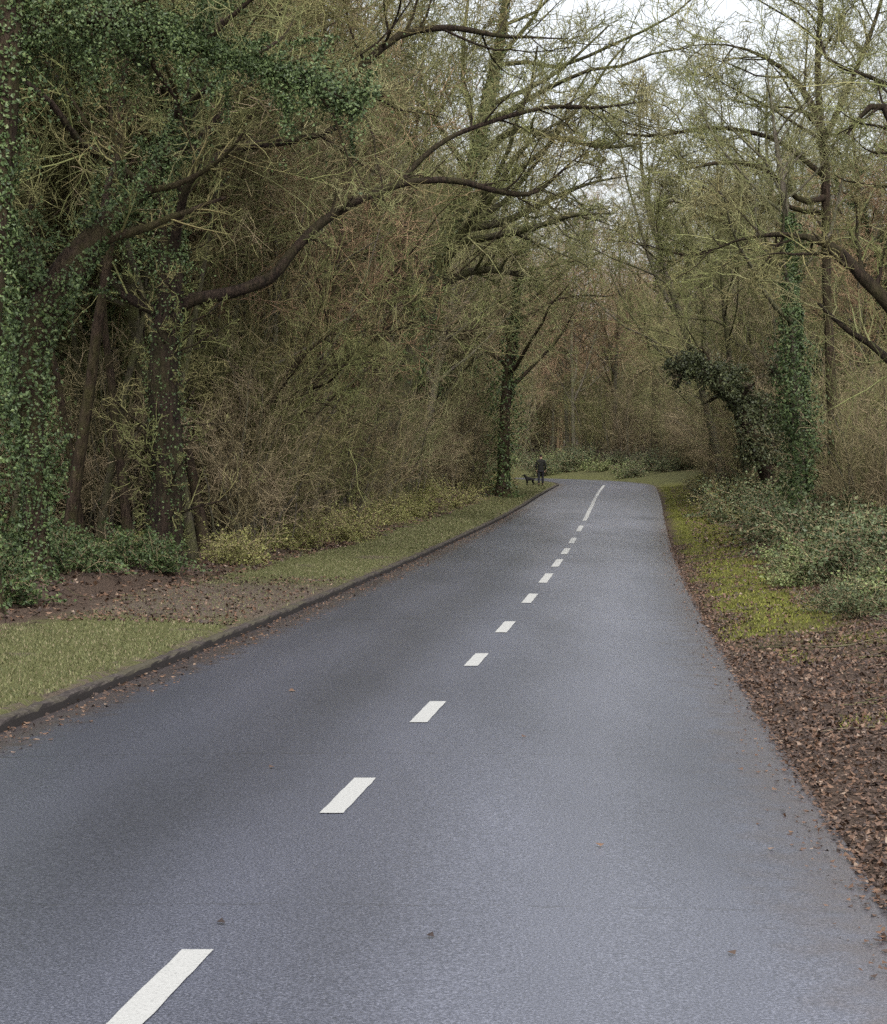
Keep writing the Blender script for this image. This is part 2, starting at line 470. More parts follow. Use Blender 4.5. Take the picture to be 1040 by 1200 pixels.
def road_mat():
    m, nt, b = new_mat("wet_tarmac")
    A = lambda n: N(nt, "ShaderNodeAttribute", attribute_name=n).outputs["Fac"]
    fl, fr, al = A("from_left"), A("from_right"), A("along")
    g = nt.nodes.new("ShaderNodeNewGeometry"); pos = g.outputs["Position"]
    sp = noise(nt, 75, 2, 0.75, vec=pos)
    med = noise(nt, 3.5, 4, 0.65, vec=pos)
    mp = N(nt, "ShaderNodeMapping"); mp.inputs["Scale"].default_value = (0.6, 0.12, 1); nt.links.new(pos, mp.inputs[0])
    patch = noise(nt, 1.0, 3, 0.5, vec=mp.outputs[0])
    base = ramp(nt, [(0.28, (0.028, 0.031, 0.043)), (0.5, (0.07, 0.0745, 0.1)), (0.7, (0.16, 0.167, 0.208))]); nt.links.new(sp, base.inputs[0])
    hsv = N(nt, "ShaderNodeHueSaturation"); nt.links.new(base.outputs[0], hsv.inputs["Color"])
    v = nt.nodes.new("ShaderNodeMapRange"); nt.links.new(patch, v.inputs[0])
    v.inputs[1].default_value = 0.3; v.inputs[2].default_value = 0.7; v.inputs[3].default_value = 0.62; v.inputs[4].default_value = 1.3
    nt.links.new(v.outputs[0], hsv.inputs["Value"])
    def mr(val, a, c):
        n = nt.nodes.new("ShaderNodeMapRange"); n.interpolation_type = 'SMOOTHSTEP'
        nt.links.new(val, n.inputs[0]); n.inputs[1].default_value = a; n.inputs[2].default_value = c; n.inputs[3].default_value = 0; n.inputs[4].default_value = 1
        return n.outputs[0]
    wob = math_n(nt, 'MULTIPLY_ADD', med, 0.9); wob.node.inputs[2].default_value = -0.45
    gut = mr(math_n(nt, 'ADD', fl, wob), 0.62, 0.15)
    mud = mr(math_n(nt, 'ADD', fr, math_n(nt, 'MULTIPLY', wob, 1.5)), 0.75, -0.1)
    dirt = ramp(nt, [(0.35, (0.028, 0.022, 0.022)), (0.65, (0.085, 0.066, 0.06))]); nt.links.new(sp, dirt.inputs[0])
    c = mix(nt, math_n(nt, 'MULTIPLY', gut, 0.9), hsv.outputs[0], dirt.outputs[0])
    c = mix(nt, math_n(nt, 'MULTIPLY', mud, 0.75), c, dirt.outputs[0])
    # dark seams across the lane
    for y0, wd in ((26.3, 0.1), (14.3, 0.035), (41.0, 0.12), (9.46, 0.02), (55, 0.2)):
        d = math_n(nt, 'ABSOLUTE', math_n(nt, 'SUBTRACT', math_n(nt, 'ADD', al, math_n(nt, 'MULTIPLY', med, 0.25)), y0 + 0.12))
        k = math_n(nt, 'MULTIPLY', mr(d, wd, wd * 0.3), mr(med, 0.42, 0.55))
        c = mix(nt, math_n(nt, 'MULTIPLY', k, 0.45), c, (0.03, 0.03, 0.034))
    # sky reflection painted in as a lighter right lane, plus darker wheel tracks
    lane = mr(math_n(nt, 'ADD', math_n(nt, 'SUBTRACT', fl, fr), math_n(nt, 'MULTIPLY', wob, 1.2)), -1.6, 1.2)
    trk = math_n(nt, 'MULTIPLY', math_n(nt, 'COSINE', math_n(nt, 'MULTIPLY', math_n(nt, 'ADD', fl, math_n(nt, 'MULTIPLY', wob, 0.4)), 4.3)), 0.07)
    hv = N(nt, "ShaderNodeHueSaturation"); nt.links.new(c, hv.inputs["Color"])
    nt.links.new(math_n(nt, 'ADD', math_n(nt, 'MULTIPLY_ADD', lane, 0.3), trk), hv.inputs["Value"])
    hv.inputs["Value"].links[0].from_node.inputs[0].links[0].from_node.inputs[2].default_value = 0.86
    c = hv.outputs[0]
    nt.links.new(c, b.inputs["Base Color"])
    b.inputs["Coat Weight"].default_value = 0.5; b.inputs["Coat Roughness"].default_value = 0.26
    ro = nt.nodes.new("ShaderNodeMapRange"); nt.links.new(patch, ro.inputs[0])
    ro.inputs[1].default_value = 0.3; ro.inputs[2].default_value = 0.7; ro.inputs[3].default_value = 0.42; ro.inputs[4].default_value = 0.28
    nt.links.new(ro.outputs[0], b.inputs["Roughness"])
    b.inputs["Specular IOR Level"].default_value = 0.6
    bp = N(nt, "ShaderNodeBump", Strength=0.5, Distance=0.006); nt.links.new(sp, bp.inputs["Height"]); nt.links.new(bp.outputs[0], b.inputs["Normal"])
    return m
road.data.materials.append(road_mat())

# painted centre line
def paint_mat():
    m, nt, b = new_mat("white_road_paint", 0.3)
    g = nt.nodes.new("ShaderNodeNewGeometry")
    n1 = noise(nt, 60, 3, 0.7, vec=g.outputs["Position"])
    r = ramp(nt, [(0.27, (0.2, 0.2, 0.2)), (0.4, (0.35, 0.35, 0.335)), (0.65, (0.41, 0.41, 0.395))]); nt.links.new(n1, r.inputs[0])
    nt.links.new(r.outputs[0], b.inputs["Base Color"]); b.inputs["Roughness"].default_value = 0.5
    return m
M_PAINT = paint_mat()
def gy_row(y): 
    r = ray(520, y); return -CAM_H / r[2] * r[1]
def dash(Y0, Y1, w=0.135, name="centre_dash"):
    k = max(3, int((Y1 - Y0) / 0.12) + 1) if Y0 < 40 else max(2, int((Y1 - Y0) / 1.0) + 1); V = []
    for Y in np.linspace(Y0, Y1, k):
        x = float(edge(pk, Y))
        for s in (-0.5, 0.5):
            jx, jy = RNG.normal(0, 0.0018, 2)
            V.append((x + s * w + jx, Y + jy * 2, road_z(x + s * w, Y) + 0.006))
    i = np.arange(k - 1) * 2
    o = MB().add(V, np.c_[i, i + 1, i + 3, i + 2]).build(name, M_PAINT, road)
    return o
dash(4.9, 8.55)
for a, c in ((959, 917), (851, 826), (784, 769), (744, 731), (709, 698), (685, 674), (666, 657), (651, 644), (638, 631.5), (624, 617)):
    dash(gy_row(a), gy_row(c), 0.14)
dash(66, 116, 0.14, "centre_line")

# kerb on the left
def kerb():
    prof = [(0.02, -0.1), (0.0, 0.045), (-0.015, 0.066), (-0.1, 0.075), (-0.13, 0.06), (-0.13, -0.05)]
    tang = np.gradient(MID, axis=0); tang /= np.linalg.norm(tang, axis=1, keepdims=True)
    # finer stations
    st = np.arange(0, STEP_T[-1], 0.15)
    P = np.c_[np.interp(st, STEP_T, Lp[:, 0]), np.interp(st, STEP_T, Lp[:, 1])]
    T = np.c_[np.interp(st, STEP_T, tang[:, 0]), np.interp(st, STEP_T, tang[:, 1])]
    Rn = np.c_[T[:, 1], -T[:, 0]]
    V = []
    for k, (o, z) in enumerate(prof):
        jit = 0.004 * RNG.standard_normal(len(st)); jz = 0.004 * RNG.standard_normal(len(st))
        joint = np.where((np.arange(len(st)) % 6) == 0, -0.018, 0.0) if 0 < k < 5 else 0
        q = P + Rn * (o + jit + joint)[:, None]
        V.append(np.c_[q, zb(P[:, 1]) + z + jz + joint])
    V = np.stack(V, 1); n, k = V.shape[:2]
    i = np.arange(n * k).reshape(n, k)
    F = np.stack([i[:-1, :-1], i[1:, :-1], i[1:, 1:], i[:-1, 1:]], -1).reshape(-1, 4)
    m, nt, b = new_mat("dirty_kerb_stone")
    g = nt.nodes.new("ShaderNodeNewGeometry")
    n1 = noise(nt, 26, 4, 0.7, vec=g.outputs["Position"]); n2 = noise(nt, 1.8, 3, 0.6, vec=g.outputs["Position"])
    r = ramp(nt, [(0.3, (0.018, 0.015, 0.015)), (0.55, (0.055, 0.046, 0.042)), (0.75, (0.16, 0.14, 0.125))]); nt.links.new(n1, r.inputs[0])
    r2 = ramp(nt, [(0.45, (0, 0, 0)), (0.6, (1, 1, 1))]); nt.links.new(n2, r2.inputs[0])
    c = mix(nt, math_n(nt, 'MULTIPLY', r2.outputs[0], 0.5), r.outputs[0], (0.075, 0.07, 0.04))
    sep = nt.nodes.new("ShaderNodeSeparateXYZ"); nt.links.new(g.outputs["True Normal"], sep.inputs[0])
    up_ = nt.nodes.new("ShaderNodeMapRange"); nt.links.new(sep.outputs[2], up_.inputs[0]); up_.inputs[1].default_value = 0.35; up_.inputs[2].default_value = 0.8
    c = mix(nt, up_.outputs[0], (0.02, 0.017, 0.016), c)      # near-black on steep faces, paler on the top
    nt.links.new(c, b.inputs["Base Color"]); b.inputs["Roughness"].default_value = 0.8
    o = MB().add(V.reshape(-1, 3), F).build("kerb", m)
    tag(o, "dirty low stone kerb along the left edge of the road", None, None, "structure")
kerb()

# ------------------------------------------------------------------ trees
def ivy_on(mb, rng, P, R, count, t=(0, 1), thick=0.16, size=(0.06, 0.1), tuft=0.0, arc=None):
    """ivy leaves round a limb; thickness swells and thins along it"""
    n = P.shape[1]
    tt = rng.uniform(*t, count); fi = tt * (n - 1); i0 = np.clip(fi.astype(int), 0, n - 2); fr = (fi - i0)[:, None]
    p = P[0, i0] * (1 - fr) + P[0, i0 + 1] * fr
    T = P[0, i0 + 1] - P[0, i0]; T /= np.linalg.norm(T, axis=1, keepdims=True)
    r = R[0, i0] * (1 - fr[:, 0]) + R[0, i0 + 1] * fr[:, 0]
    q = rng.standard_normal((count, 3)); q -= (q * T).sum(1, keepdims=True) * T; q /= np.linalg.norm(q, axis=1, keepdims=True)
    ang = np.arctan2(q[:, 0], q[:, 1])
    sw = np.clip(0.55 + 0.9 * vnoise(tt * 9 + 3, ang * 0.9 + 11, 1.0) + 0.5 * vnoise(tt * 26, ang * 2 + 5, 1.0), 0.05, 1.7)
    d = r + thick * sw * rng.uniform(0.1, 1.0, count) + tuft * rng.exponential(0.35, count) * (sw > 0.8)
    c = p + q * d[:, None]; c[:, 2] -= tuft * 0.4 * rng.uniform(0, 1, count) * (d - r)
    nrm = q + 0.75 * rng.standard_normal((count, 3)); nrm[:, 2] += 0.35
    keep = np.ones(count, bool) if arc is None else arc(c)
    mb.leaves(c[keep], nrm[keep], rng.uniform(*size, count)[keep], rng)

class Crown:
    def __init__(self, rt=(0.0065, 0.004)): self.b, self.t, self.rt, self.split, self.pieces = MB(), MB(), rt, False, []
    def piece(self):
        if not self.split: return self
        self.pieces.append(Crown(self.rt)); return self.pieces[-1]      # each limb keeps its own branches and twigs

def crown_of(mb, rng, P, R, n1=10, n2=8, n3=6, n4=4, l1=(0.35, 0.6), up=0.05, t=(0.3, 1.0), ang=(35, 70), rt=None, bias=None, wob=0.14):
    rt = rt or mb.rt
    mb = mb.piece()
    P1, R1 = grow(rng, P, R, n1, t, l1, ang, 8, 0.45, 0.25, up, wob, 0.014, 0.12, bias=bias)
    mb.b.tubes(P1, R1, 6)
    P2, R2 = grow(rng, P1, R1, n2, (0.15, 1), (0.35, 0.65), (30, 65), 5, 0.5, 0.35, up, 0.2, 0.008, 0.02)
    mb.t.tubes(P2, R2, 3)
    P3, R3 = grow(rng, P2, R2, n3, (0.1, 1), (0.4, 0.8), (25, 65), 4, 0.6, 0.4, up * 0.5, 0.26, rt[0])
    mb.t.tubes(P3, R3, 3)
    if n4:
        P4, R4 = grow(rng, P3, R3, n4 + 1, (0.1, 1), (0.4, 0.9), (25, 65), 3, 0.65, 0.45, 0, 0.26, rt[1])
        mb.t.tubes(P4, R4, 3)
    return (P1, R1), (P2, R2), (P3, R3)

def flare(R, P):
    h = P[0, :, 2] - P[0, 0, 2]
    return R * (1 + 0.55 * np.exp(-np.maximum(h, 0) / 0.35))[None]

class Hero:
    """a tree placed at its own spot: world coordinates are turned local to its base"""
    def __init__(self, name, label, cat="tree", seed=1, group=None, twig=M_TWIG_OLIVE, bark=M_BARK_DARK):
        self.rng = np.random.default_rng(seed); self.name, self.label, self.cat, self.group = name, label, cat, group
        self.twig, self.bark = twig, bark; self.base = None; self.root = None
    def trunk(self, px, n=22, k=12, name="trunk"):
        P, R = limb(px, n)
        if self.base is None:
            b = P[0, 0].copy(); g = float(gz([b[0]], [b[1]])[0])
            self.base = np.array([b[0], b[1], g]); P[0, 0, 2] = g - 0.15
            R = flare(R, P)
            self.root = empty(self.name, self.base); tag(self.root, self.label, self.cat, self.group)
        P = P - self.base
        wv = np.cumsum(self.rng.standard_normal(P.shape), axis=1) * 0.004; P = P + wv - wv[:, :1]
        mb = MB(); mb.tubes(P, R, k, 0.05, self.rng); mb.build(name, self.bark, self.root)
        return P, R
    def crown(self, fn, name="crown", m=None):
        c = Crown((max(0.0065, 0.00019 * self.base[1]), max(0.004, 0.00014 * self.base[1]))); c.split = True; fn(c, self.rng)
        for q in c.pieces: q.b.build('branches', self.bark, self.root); q.t.build('twigs', m or self.twig, self.root)
    def ivy(self, fn, name="ivy", m=None):
        mb = MB(); fn(mb, self.rng); return mb.build(name, m or M_IVY, self.root, smooth=False)

# --- left edge: ivy tree outside the frame whose ivy-hung limb reaches in at the top
h = Hero("ivy_clad_tree", "large ivy-hung tree at the left edge, its leafy limb crossing the top", seed=21, bark=M_BARK_DARK, twig=M_TWIG_OLIVE)
P, R = h.trunk([(-45, 760, 25.5, 38), (-40, 500, 25.5, 34), (-22, 300, 25.6, 30), (-8, 120, 25.7, 28), (10, -40, 25.8, 22), (40, -240, 26, 15)])
P2, R2 = h.trunk([(-10, 60, 25.7, 14), (60, 22, 26.2, 11), (140, 25, 26.6, 9), (220, 48, 27, 8), (300, 78, 27.3, 6.5), (365, 100, 27.5, 5), (420, 132, 27.7, 3)], name="limb", k=8)
P3, R3 = h.trunk([(0, 0, 25.8, 12), (90, -60, 26.5, 10), (190, -95, 27.5, 7), (320, -110, 28.5, 4)], name="limb", k=8)
h.crown(lambda mb, r: (crown_of(mb, r, P2, R2, 9, 7, 6, 3, up=0.0), crown_of(mb, r, P3, R3, 8, 8, 6, 3, up=-0.03, l1=(0.2, 0.4)), crown_of(mb, r, P, R, 8, 7, 6, 3, t=(0.6, 1), l1=(0.15, 0.3))))
def fn(mb, r):
    ivy_on(mb, r, P, R, 11000, (0.0, 1), 0.3, (0.035, 0.08), 0.25)
    ivy_on(mb, r, P2, R2, 18000, (0.05, 1), 0.5, (0.025, 0.062), 0.8)
    ivy_on(mb, r, P3, R3, 9000, (0.0, 0.9), 0.45, (0.035, 0.065), 0.9)
    a, b = grow(r, P2, R2, 40, (0.05, 1), (0.4, 1.1), (30, 85), 6, 0.5, 0.4, -0.06, 0.2, 0.012, absolute=True)
    for i in range(len(a)): ivy_on(mb, r, a[i:i + 1], b[i:i + 1], 300, (0.1, 1), 0.14, (0.028, 0.055), 0.18)
h.ivy(fn)

# --- leaning ivy tree with the bare broken-looking bend
h = Hero("ivy_clad_tree", "leaning tree wrapped in ivy with a bare brown elbow, leftmost trunk in the picture", seed=22)
P, R = h.trunk([(44, 712, 29, 17), (40, 560, 29, 14), (36, 440, 29, 15), (48, 372, 29, 19), (82, 316, 29.2, 21), (120, 270, 29.4, 14), (165, 222, 29.6, 11), (205, 160, 30, 9), (232, 70, 30.3, 7.5), (250, -60, 30.6, 6)], 30)
P2, R2 = h.trunk([(60, 350, 29.1, 13), (20, 300, 28.8, 11), (-10, 220, 28.6, 9), (-20, 80, 28.4, 7)], name="limb", k=8)
h.crown(lambda mb, r: (crown_of(mb, r, P, R, 14, 7, 6, 3, t=(0.5, 1), l1=(0.15, 0.35)), crown_of(mb, r, P2, R2, 8, 7, 6, 3, l1=(0.2, 0.4))))
def fn(mb, r):
    bare = lambda c: ~((np.abs(c[:, 2] + h.base[2] - 4.85) < 0.5) & (c[:, 0] - (c[:, 2] + h.base[2] - 4.85) * 1.1 < -5.25 - h.base[0]))
    ivy_on(mb, r, P, R, 13000, (0.0, 1), 0.17, (0.03, 0.075), 0.22, bare)
    ivy_on(mb, r, P2, R2, 7000, (0.1, 1), 0.3, (0.035, 0.065), 0.35)
    a, b = grow(r, P, R, 26, (0.1, 0.95), (0.5, 1.4), (30, 80), 6, 0.3, 0.4, 0.03, 0.2, 0.012, 0.03, absolute=True)
    for i in range(len(a)): ivy_on(mb, r, a[i:i + 1], b[i:i + 1], 280, (0.1, 1), 0.18, (0.03, 0.06), 0.25)
h.ivy(fn)

# --- the big dark tree with the long limb over the road
h = Hero("large_tree", "big dark-barked tree whose long bare limb arches over the left lane", seed=23, twig=M_TWIG_OLIVE, bark=M_BARK_BLACK)
P, R = h.trunk([(190, 676, 35, 21), (197, 560, 35, 19), (191, 450, 35, 18), (200, 355, 35, 16), (200, 260, 35, 14), (190, 190, 35.3, 12), (200, 100, 35.6, 10), (215, 0, 36, 8), (225, -130, 36.5, 5)], 30)
LB, LR = h.trunk([(198, 366, 35, 9.88), (228, 350, 35, 8.36), (270, 343, 35.2, 7.22), (315, 325, 35.4, 6.84), (345, 290, 35.6, 6.08), (382, 254, 35.8, 5.47), (430, 227, 36, 4.71), (475, 211, 36.2, 4.26), (530, 208, 36.5, 3.95), (580, 220, 36.8, 3.5), (618, 223, 37, 3.04), (645, 206, 37.3, 2.58), (670, 183, 37.5, 1.9), (700, 170, 37.8, 1.22)], 40, 9, "limb")
L2, R2 = h.trunk([(195, 225, 35.2, 9), (235, 198, 35.5, 7.5), (275, 172, 36, 6), (330, 166, 36.5, 4.5), (390, 150, 37, 3.5), (450, 110, 37.5, 2.5)], 16, 8, "limb")
L3, R3 = h.trunk([(192, 165, 35.4, 8), (250, 110, 36, 6), (330, 95, 36.6, 5.5), (400, 92, 37, 5), (425, 75, 37.2, 4.6), (470, 40, 37.5, 4.2), (530, 33, 37.8, 3.8), (590, 42, 38.2, 3), (665, 45, 38.6, 2)], 24, 8, "limb")
L4, R4 = h.trunk([(205, 120, 35.6, 7), (150, 60, 34.5, 5), (90, 10, 33.5, 3.5), (30, -40, 33, 2.5)], 12, 8, "limb")
L5, R5 = h.trunk([(470, 212, 36.2, 3.6), (510, 172, 36.5, 3.2), (560, 148, 36.8, 3), (640, 126, 37.2, 2.6), (705, 126, 37.6, 2), (760, 118, 38, 1.3)], 18, 6, "limb")
h.crown(lambda mb, r: (crown_of(mb, r, P, R, 12, 7, 6, 3, t=(0.35, 1)), crown_of(mb, r, LB[:, 20:], LR[:, 20:], 12, 6, 5, 3, l1=(0.16, 0.36), up=-0.01, ang=(25, 60)),
     crown_of(mb, r, LB[:, 6:22], LR[:, 6:22], 5, 5, 5, 2, l1=(0.16, 0.36), up=-0.02, ang=(30, 70)),
     crown_of(mb, r, L2, R2, 10, 7, 6, 3, l1=(0.25, 0.5)), crown_of(mb, r, L3, R3, 16, 7, 6, 3, l1=(0.22, 0.45)), crown_of(mb, r, P[:, :18], R[:, :18] * 0.22, 70, 4, 4, 3, t=(0.04, 1), l1=(0.08, 0.26), ang=(45, 90)), crown_of(mb, r, L4, R4, 9, 7, 6, 3), crown_of(mb, r, L5, R5, 14, 7, 6, 3, l1=(0.2, 0.45))))
h.ivy(lambda mb, r: (ivy_on(mb, r, P, R, 9000, (0.42, 1.0), 0.4, (0.035, 0.065), 0.5), ivy_on(mb, r, P, R, 2600, (0.0, 0.45), 0.07, (0.03, 0.06), 0.12)))

# --- mossy leaning tree half way down the left side
h = Hero("leaning_tree", "mossy leaning tree half way down the left side, slanting up towards the road", seed=24, bark=M_BARK_MOSS)
P, R = h.trunk([(425, 612, 62, 14), (448, 510, 62, 13.5), (478, 440, 62, 12.5), (505, 345, 62, 11.5), (528, 270, 62, 9.5), (552, 200, 62, 8.5), (570, 130, 62, 8), (588, 40, 62, 7), (600, -60, 62, 5)], 28)
L1, R1 = h.trunk([(505, 345, 62, 6), (540, 322, 62, 5), (580, 316, 62, 4), (640, 330, 62, 2)], 12, 7, "limb")
L2, R2 = h.trunk([(535, 268, 62, 6), (590, 260, 62, 4.5), (640, 236, 62, 3.5), (690, 215, 62, 2), (740, 205, 62, 1.4)], 14, 7, "limb")
L3, R3 = h.trunk([(520, 290, 62, 5.5), (560, 280, 61, 4.5), (620, 268, 60, 4), (670, 252, 59, 3), (720, 250, 58, 1.6)], 14, 7, "limb")
L4, R4 = h.trunk([(555, 195, 62, 5.5), (600, 152, 62, 4.5), (650, 160, 61, 3.5), (710, 172, 60, 2.2), (770, 165, 60, 1.4)], 14, 7, "limb")
h.crown(lambda mb, r: (crown_of(mb, r, P, R, 18, 8, 6, 3, t=(0.3, 1)), *[crown_of(mb, r, a, b, 11, 6, 5, 3, l1=(0.25, 0.5), up=0.0) for a, b in ((L1, R1), (L2, R2), (L3, R3), (L4, R4))]))
h.ivy(lambda mb, r: ivy_on(mb, r, P, R, 2600, (0.25, 1), 0.22, (0.07, 0.13), 0.15))

# --- thin curved stems in the left thicket
h = Hero("young_tree", "thin dark stem bowing towards the road in the brown thicket beyond the big tree", seed=25, bark=M_BARK_DARK)
P, R = h.trunk([(312, 650, 44, 5), (318, 560, 44, 5), (338, 490, 44, 4.6), (368, 445, 44, 4), (408, 420, 44, 3.4), (452, 392, 44, 2.4), (500, 380, 44, 1.4)], 20, 7)
h.crown(lambda mb, r: crown_of(mb, r, P, R, 12, 6, 5, 2))
h = Hero("young_tree", "forked dark sapling leaning right just beyond the big dark tree", seed=26, bark=M_BARK_DARK)
P, R = h.trunk([(250, 660, 42, 5), (268, 575, 42, 4.6), (290, 520, 42, 4), (318, 470, 42, 3.2), (350, 420, 42, 2.6), (415, 368, 42, 1.6)], 18, 7)
L1, R1 = h.trunk([(290, 520, 42, 3), (330, 500, 42, 2.4), (360, 480, 42, 1.5)], 8, 6, "limb")
h.crown(lambda mb, r: (crown_of(mb, r, P, R, 12, 6, 5, 2), crown_of(mb, r, L1, R1, 6, 5, 5, 2)))

# --- ivy tree at the left of the bend
h = Hero("ivy_clad_tree", "dark green ivy-covered tree on the left just before the bend", seed=27)
P, R = h.trunk([(590, 585, 92, 7), (592, 500, 92, 6.5), (597, 430, 92, 6), (604, 380, 92, 5), (612, 300, 92, 4), (625, 200, 92, 2.5)], 20)
h.crown(lambda mb, r: crown_of(mb, r, P, R, 16, 8, 6, 3))
h.ivy(lambda mb, r: ivy_on(mb, r, P, R, 4200, (0.0, 0.85), 0.6, (0.09, 0.15), 0.6))

# --- right side: ivy column
h = Hero("ivy_clad_tree", "straight tree with a tall green column of ivy on the right of the road", seed=31, bark=M_BARK_GREY)
P, R = h.trunk([(938, 640, 42, 8), (938, 540, 42, 7.5), (934, 420, 42, 7), (930, 330, 42, 6), (926, 270, 42, 4.5), (915, 190, 42, 3.5), (900, 80, 42, 2.2)], 26)
h.crown(lambda mb, r: crown_of(mb, r, P, R, 15, 8, 6, 3, t=(0.45, 1), up=0.06))
h.ivy(lambda mb, r: ivy_on(mb, r, P, R, 9000, (0.03, 0.7), 0.24, (0.05, 0.09), 0.25))

# --- right side: arching evergreen
h = Hero("arching_tree", "dark evergreen tree arching low towards the right edge of the road", seed=32, bark=M_BARK_BLACK, twig=M_TWIG_DARK)
P, R = h.trunk([(925, 612, 66, 14), (905, 560, 66, 13), (888, 515, 66, 12.5), (868, 475, 66, 11), (842, 446, 66, 9), (815, 434, 66, 6), (790, 432, 66, 3)], 24)
L1, R1 = h.trunk([(900, 545, 66.5, 6), (912, 490, 67, 5), (915, 455, 67.5, 4), (905, 432, 68, 2.5)], 12, 7, "limb")
L2, R2 = h.trunk([(905, 560, 67, 6), (935, 510, 67, 5), (955, 460, 67.5, 4), (950, 420, 68, 2.5)], 12, 7, "limb")
h.crown(lambda mb, r: (crown_of(mb, r, P, R, 10, 6, 5, 2, t=(0.3, 1), bias=(0, 0, 1.2), l1=(0.15, 0.32)), crown_of(mb, r, L1, R1, 10, 6, 5, 2), crown_of(mb, r, L2, R2, 10, 6, 5, 2)))
def fn(mb, r):
    ivy_on(mb, r, P, R, 5000, (0.3, 1), 0.36, (0.06, 0.11), 0.25)
    for a, b, k in ((P, R, 80), (L1, R1, 40), (L2, R2, 50)):
        q, s = grow(r, a, b, k, (0.06, 1), (0.4, 1.15), (30, 85), 6, 0.4, 0.4, 0.0, 0.2, 0.012, absolute=True, bias=(1.4, 0.3, 1.0))
        for i in range(len(q)): ivy_on(mb, r, q[i:i + 1], s[i:i + 1], 170, (0.1, 1), 0.3, (0.06, 0.11), 0.25)
h.ivy(fn, "foliage", M_EVERGREEN)

# --- right side: tree just outside the frame whose limb dips into it
h = Hero("bare_tree", "bare tree at the right edge with one thick dark limb dipping into view", seed=33, bark=M_BARK_BLACK)
P, R = h.trunk([(1130, 720, 36, 20), (1120, 520, 36, 17), (1112, 400, 36, 15), (1120, 250, 36, 12), (1115, 100, 36.3, 9), (1100, -100, 36.5, 5)], 24)
L1, R1 = h.trunk([(1116, 450, 36, 10), (1075, 400, 36, 9), (1040, 356, 36, 8), (1010, 325, 36, 7.4), (985, 297, 36.1, 6), (955, 281, 36.3, 4.2), (915, 275, 36.6, 3), (870, 280, 37, 2), (820, 300, 37.4, 1.3)], 26, 9, "limb")
L2, R2 = h.trunk([(1114, 300, 36, 7), (1065, 190, 36, 5.5), (1035, 122, 36, 4.6), (1010, 135, 36, 3.6), (995, 155, 36, 2.4)], 14, 7, "limb")
h.crown(lambda mb, r: (crown_of(mb, r, P, R, 14, 8, 6, 3), crown_of(mb, r, L1, R1, 14, 7, 5, 3, l1=(0.2, 0.42), t=(0.35, 1), up=0.03), crown_of(mb, r, L2, R2, 8, 6, 5, 3)))

# --- right side: thin fan-shaped tree
h = Hero("bare_tree", "slim tree on the right fanning into many fine upward branches against the sky", seed=34, bark=M_BARK_DARK)
P, R = h.trunk([(978, 680, 46, 6.5), (976, 500, 46, 6), (970, 350, 46, 5.5), (969, 250, 46, 5.2), (966, 180, 46, 5.5), (956, 132, 46, 4.6), (930, 92, 46, 3.6), (895, 66, 46, 3), (850, 52, 46, 2), (800, 55, 46, 1.4)], 30)
L1, R1 = h.trunk([(968, 190, 46, 4.5), (958, 90, 46, 4), (962, 0, 46, 3), (965, -120, 46, 2)], 14, 7, "limb")
L2, R2 = h.trunk([(969, 230, 46, 4), (940, 235, 45.5, 3.4), (900, 200, 45, 3), (850, 190, 44.5, 2.6), (800, 200, 44, 1.6)], 14, 7, "limb")
L3, R3 = h.trunk([(970, 250, 46, 3.6), (935, 245, 46.5, 3), (890, 230, 47, 2.6), (830, 240, 47.5, 2), (780, 235, 48, 1.4)], 14, 7, "limb")
L5, R5 = h.trunk([(970, 275, 46, 3.6), (925, 292, 46, 3), (870, 282, 45.5, 2.4), (810, 300, 45, 1.8), (750, 285, 45, 1.2)], 14, 7, "limb")
L6, R6 = h.trunk([(970, 210, 46, 3.6), (910, 165, 47, 3), (840, 150, 48, 2.4), (760, 160, 49, 1.8), (700, 150, 50, 1.2)], 14, 7, "limb")
L4, R4 = h.trunk([(966, 165, 46, 4), (1000, 90, 46, 3), (1030, 10, 46, 2.2), (1050, -80, 46, 1.6)], 14, 7, "limb")
h.crown(lambda mb, r: tuple(crown_of(mb, r, a, b, 11, 7, 6, 4, up=0.04, l1=(0.3, 0.6)) for a, b in ((P[:, 14:], R[:, 14:]), (L1, R1), (L2, R2), (L3, R3), (L4, R4), (L5, R5), (L6, R6))))

# --- the straight dark trunks standing beyond the bend
for k, (x, yt, w, Y, lab) in enumerate(((770, 430, 5.5, 152, "straight dark trunk standing alone beyond the bend, right of the road end"),
                                        (800, 440, 4.5, 160, "second dark trunk beyond the bend, just right of the straight one"),
                                        (722, 430, 2.5, 165, "thin grey trunk straight behind the end of the road"))):
    h = Hero("bare_tree", lab, seed=40 + k, bark=M_BARK_DARK if k < 2 else M_BARK_GREY, twig=M_TWIG_BROWN)
    P, R = h.trunk([(x, 556, Y, w), (x - 1, 500, Y, w), (x, yt, Y, w * 0.85), (x + 5, yt - 90, Y, w * 0.6), (x + 2, yt - 190, Y, w * 0.3)], 18)
    h.crown(lambda mb, r: crown_of(mb, r, P, R, 18, 8, 6, 3, t=(0.35, 1), rt=(0.016, 0.012)))

# ------------------------------------------------------------------ woodland prototypes, copied through the wood
def local_stem(rng, H, r, lean=0.1, n=18, wob=0.035):
    d = np.array([lean * rng.standard_normal(), lean * rng.standard_normal(), 1.0]); p = np.zeros(3); pts = [p - [0, 0, 0.2]]
    for i in range(n - 1):
        d = d + wob * rng.standard_normal(3) + [0, 0, 0.03]; d /= np.linalg.norm(d); p = p + d * H / (n - 1); pts.append(p)
    P = np.array(pts)[None]; R = (r * np.linspace(1, 0.15, n) ** 0.8)[None]
    return P, flare(R, P)

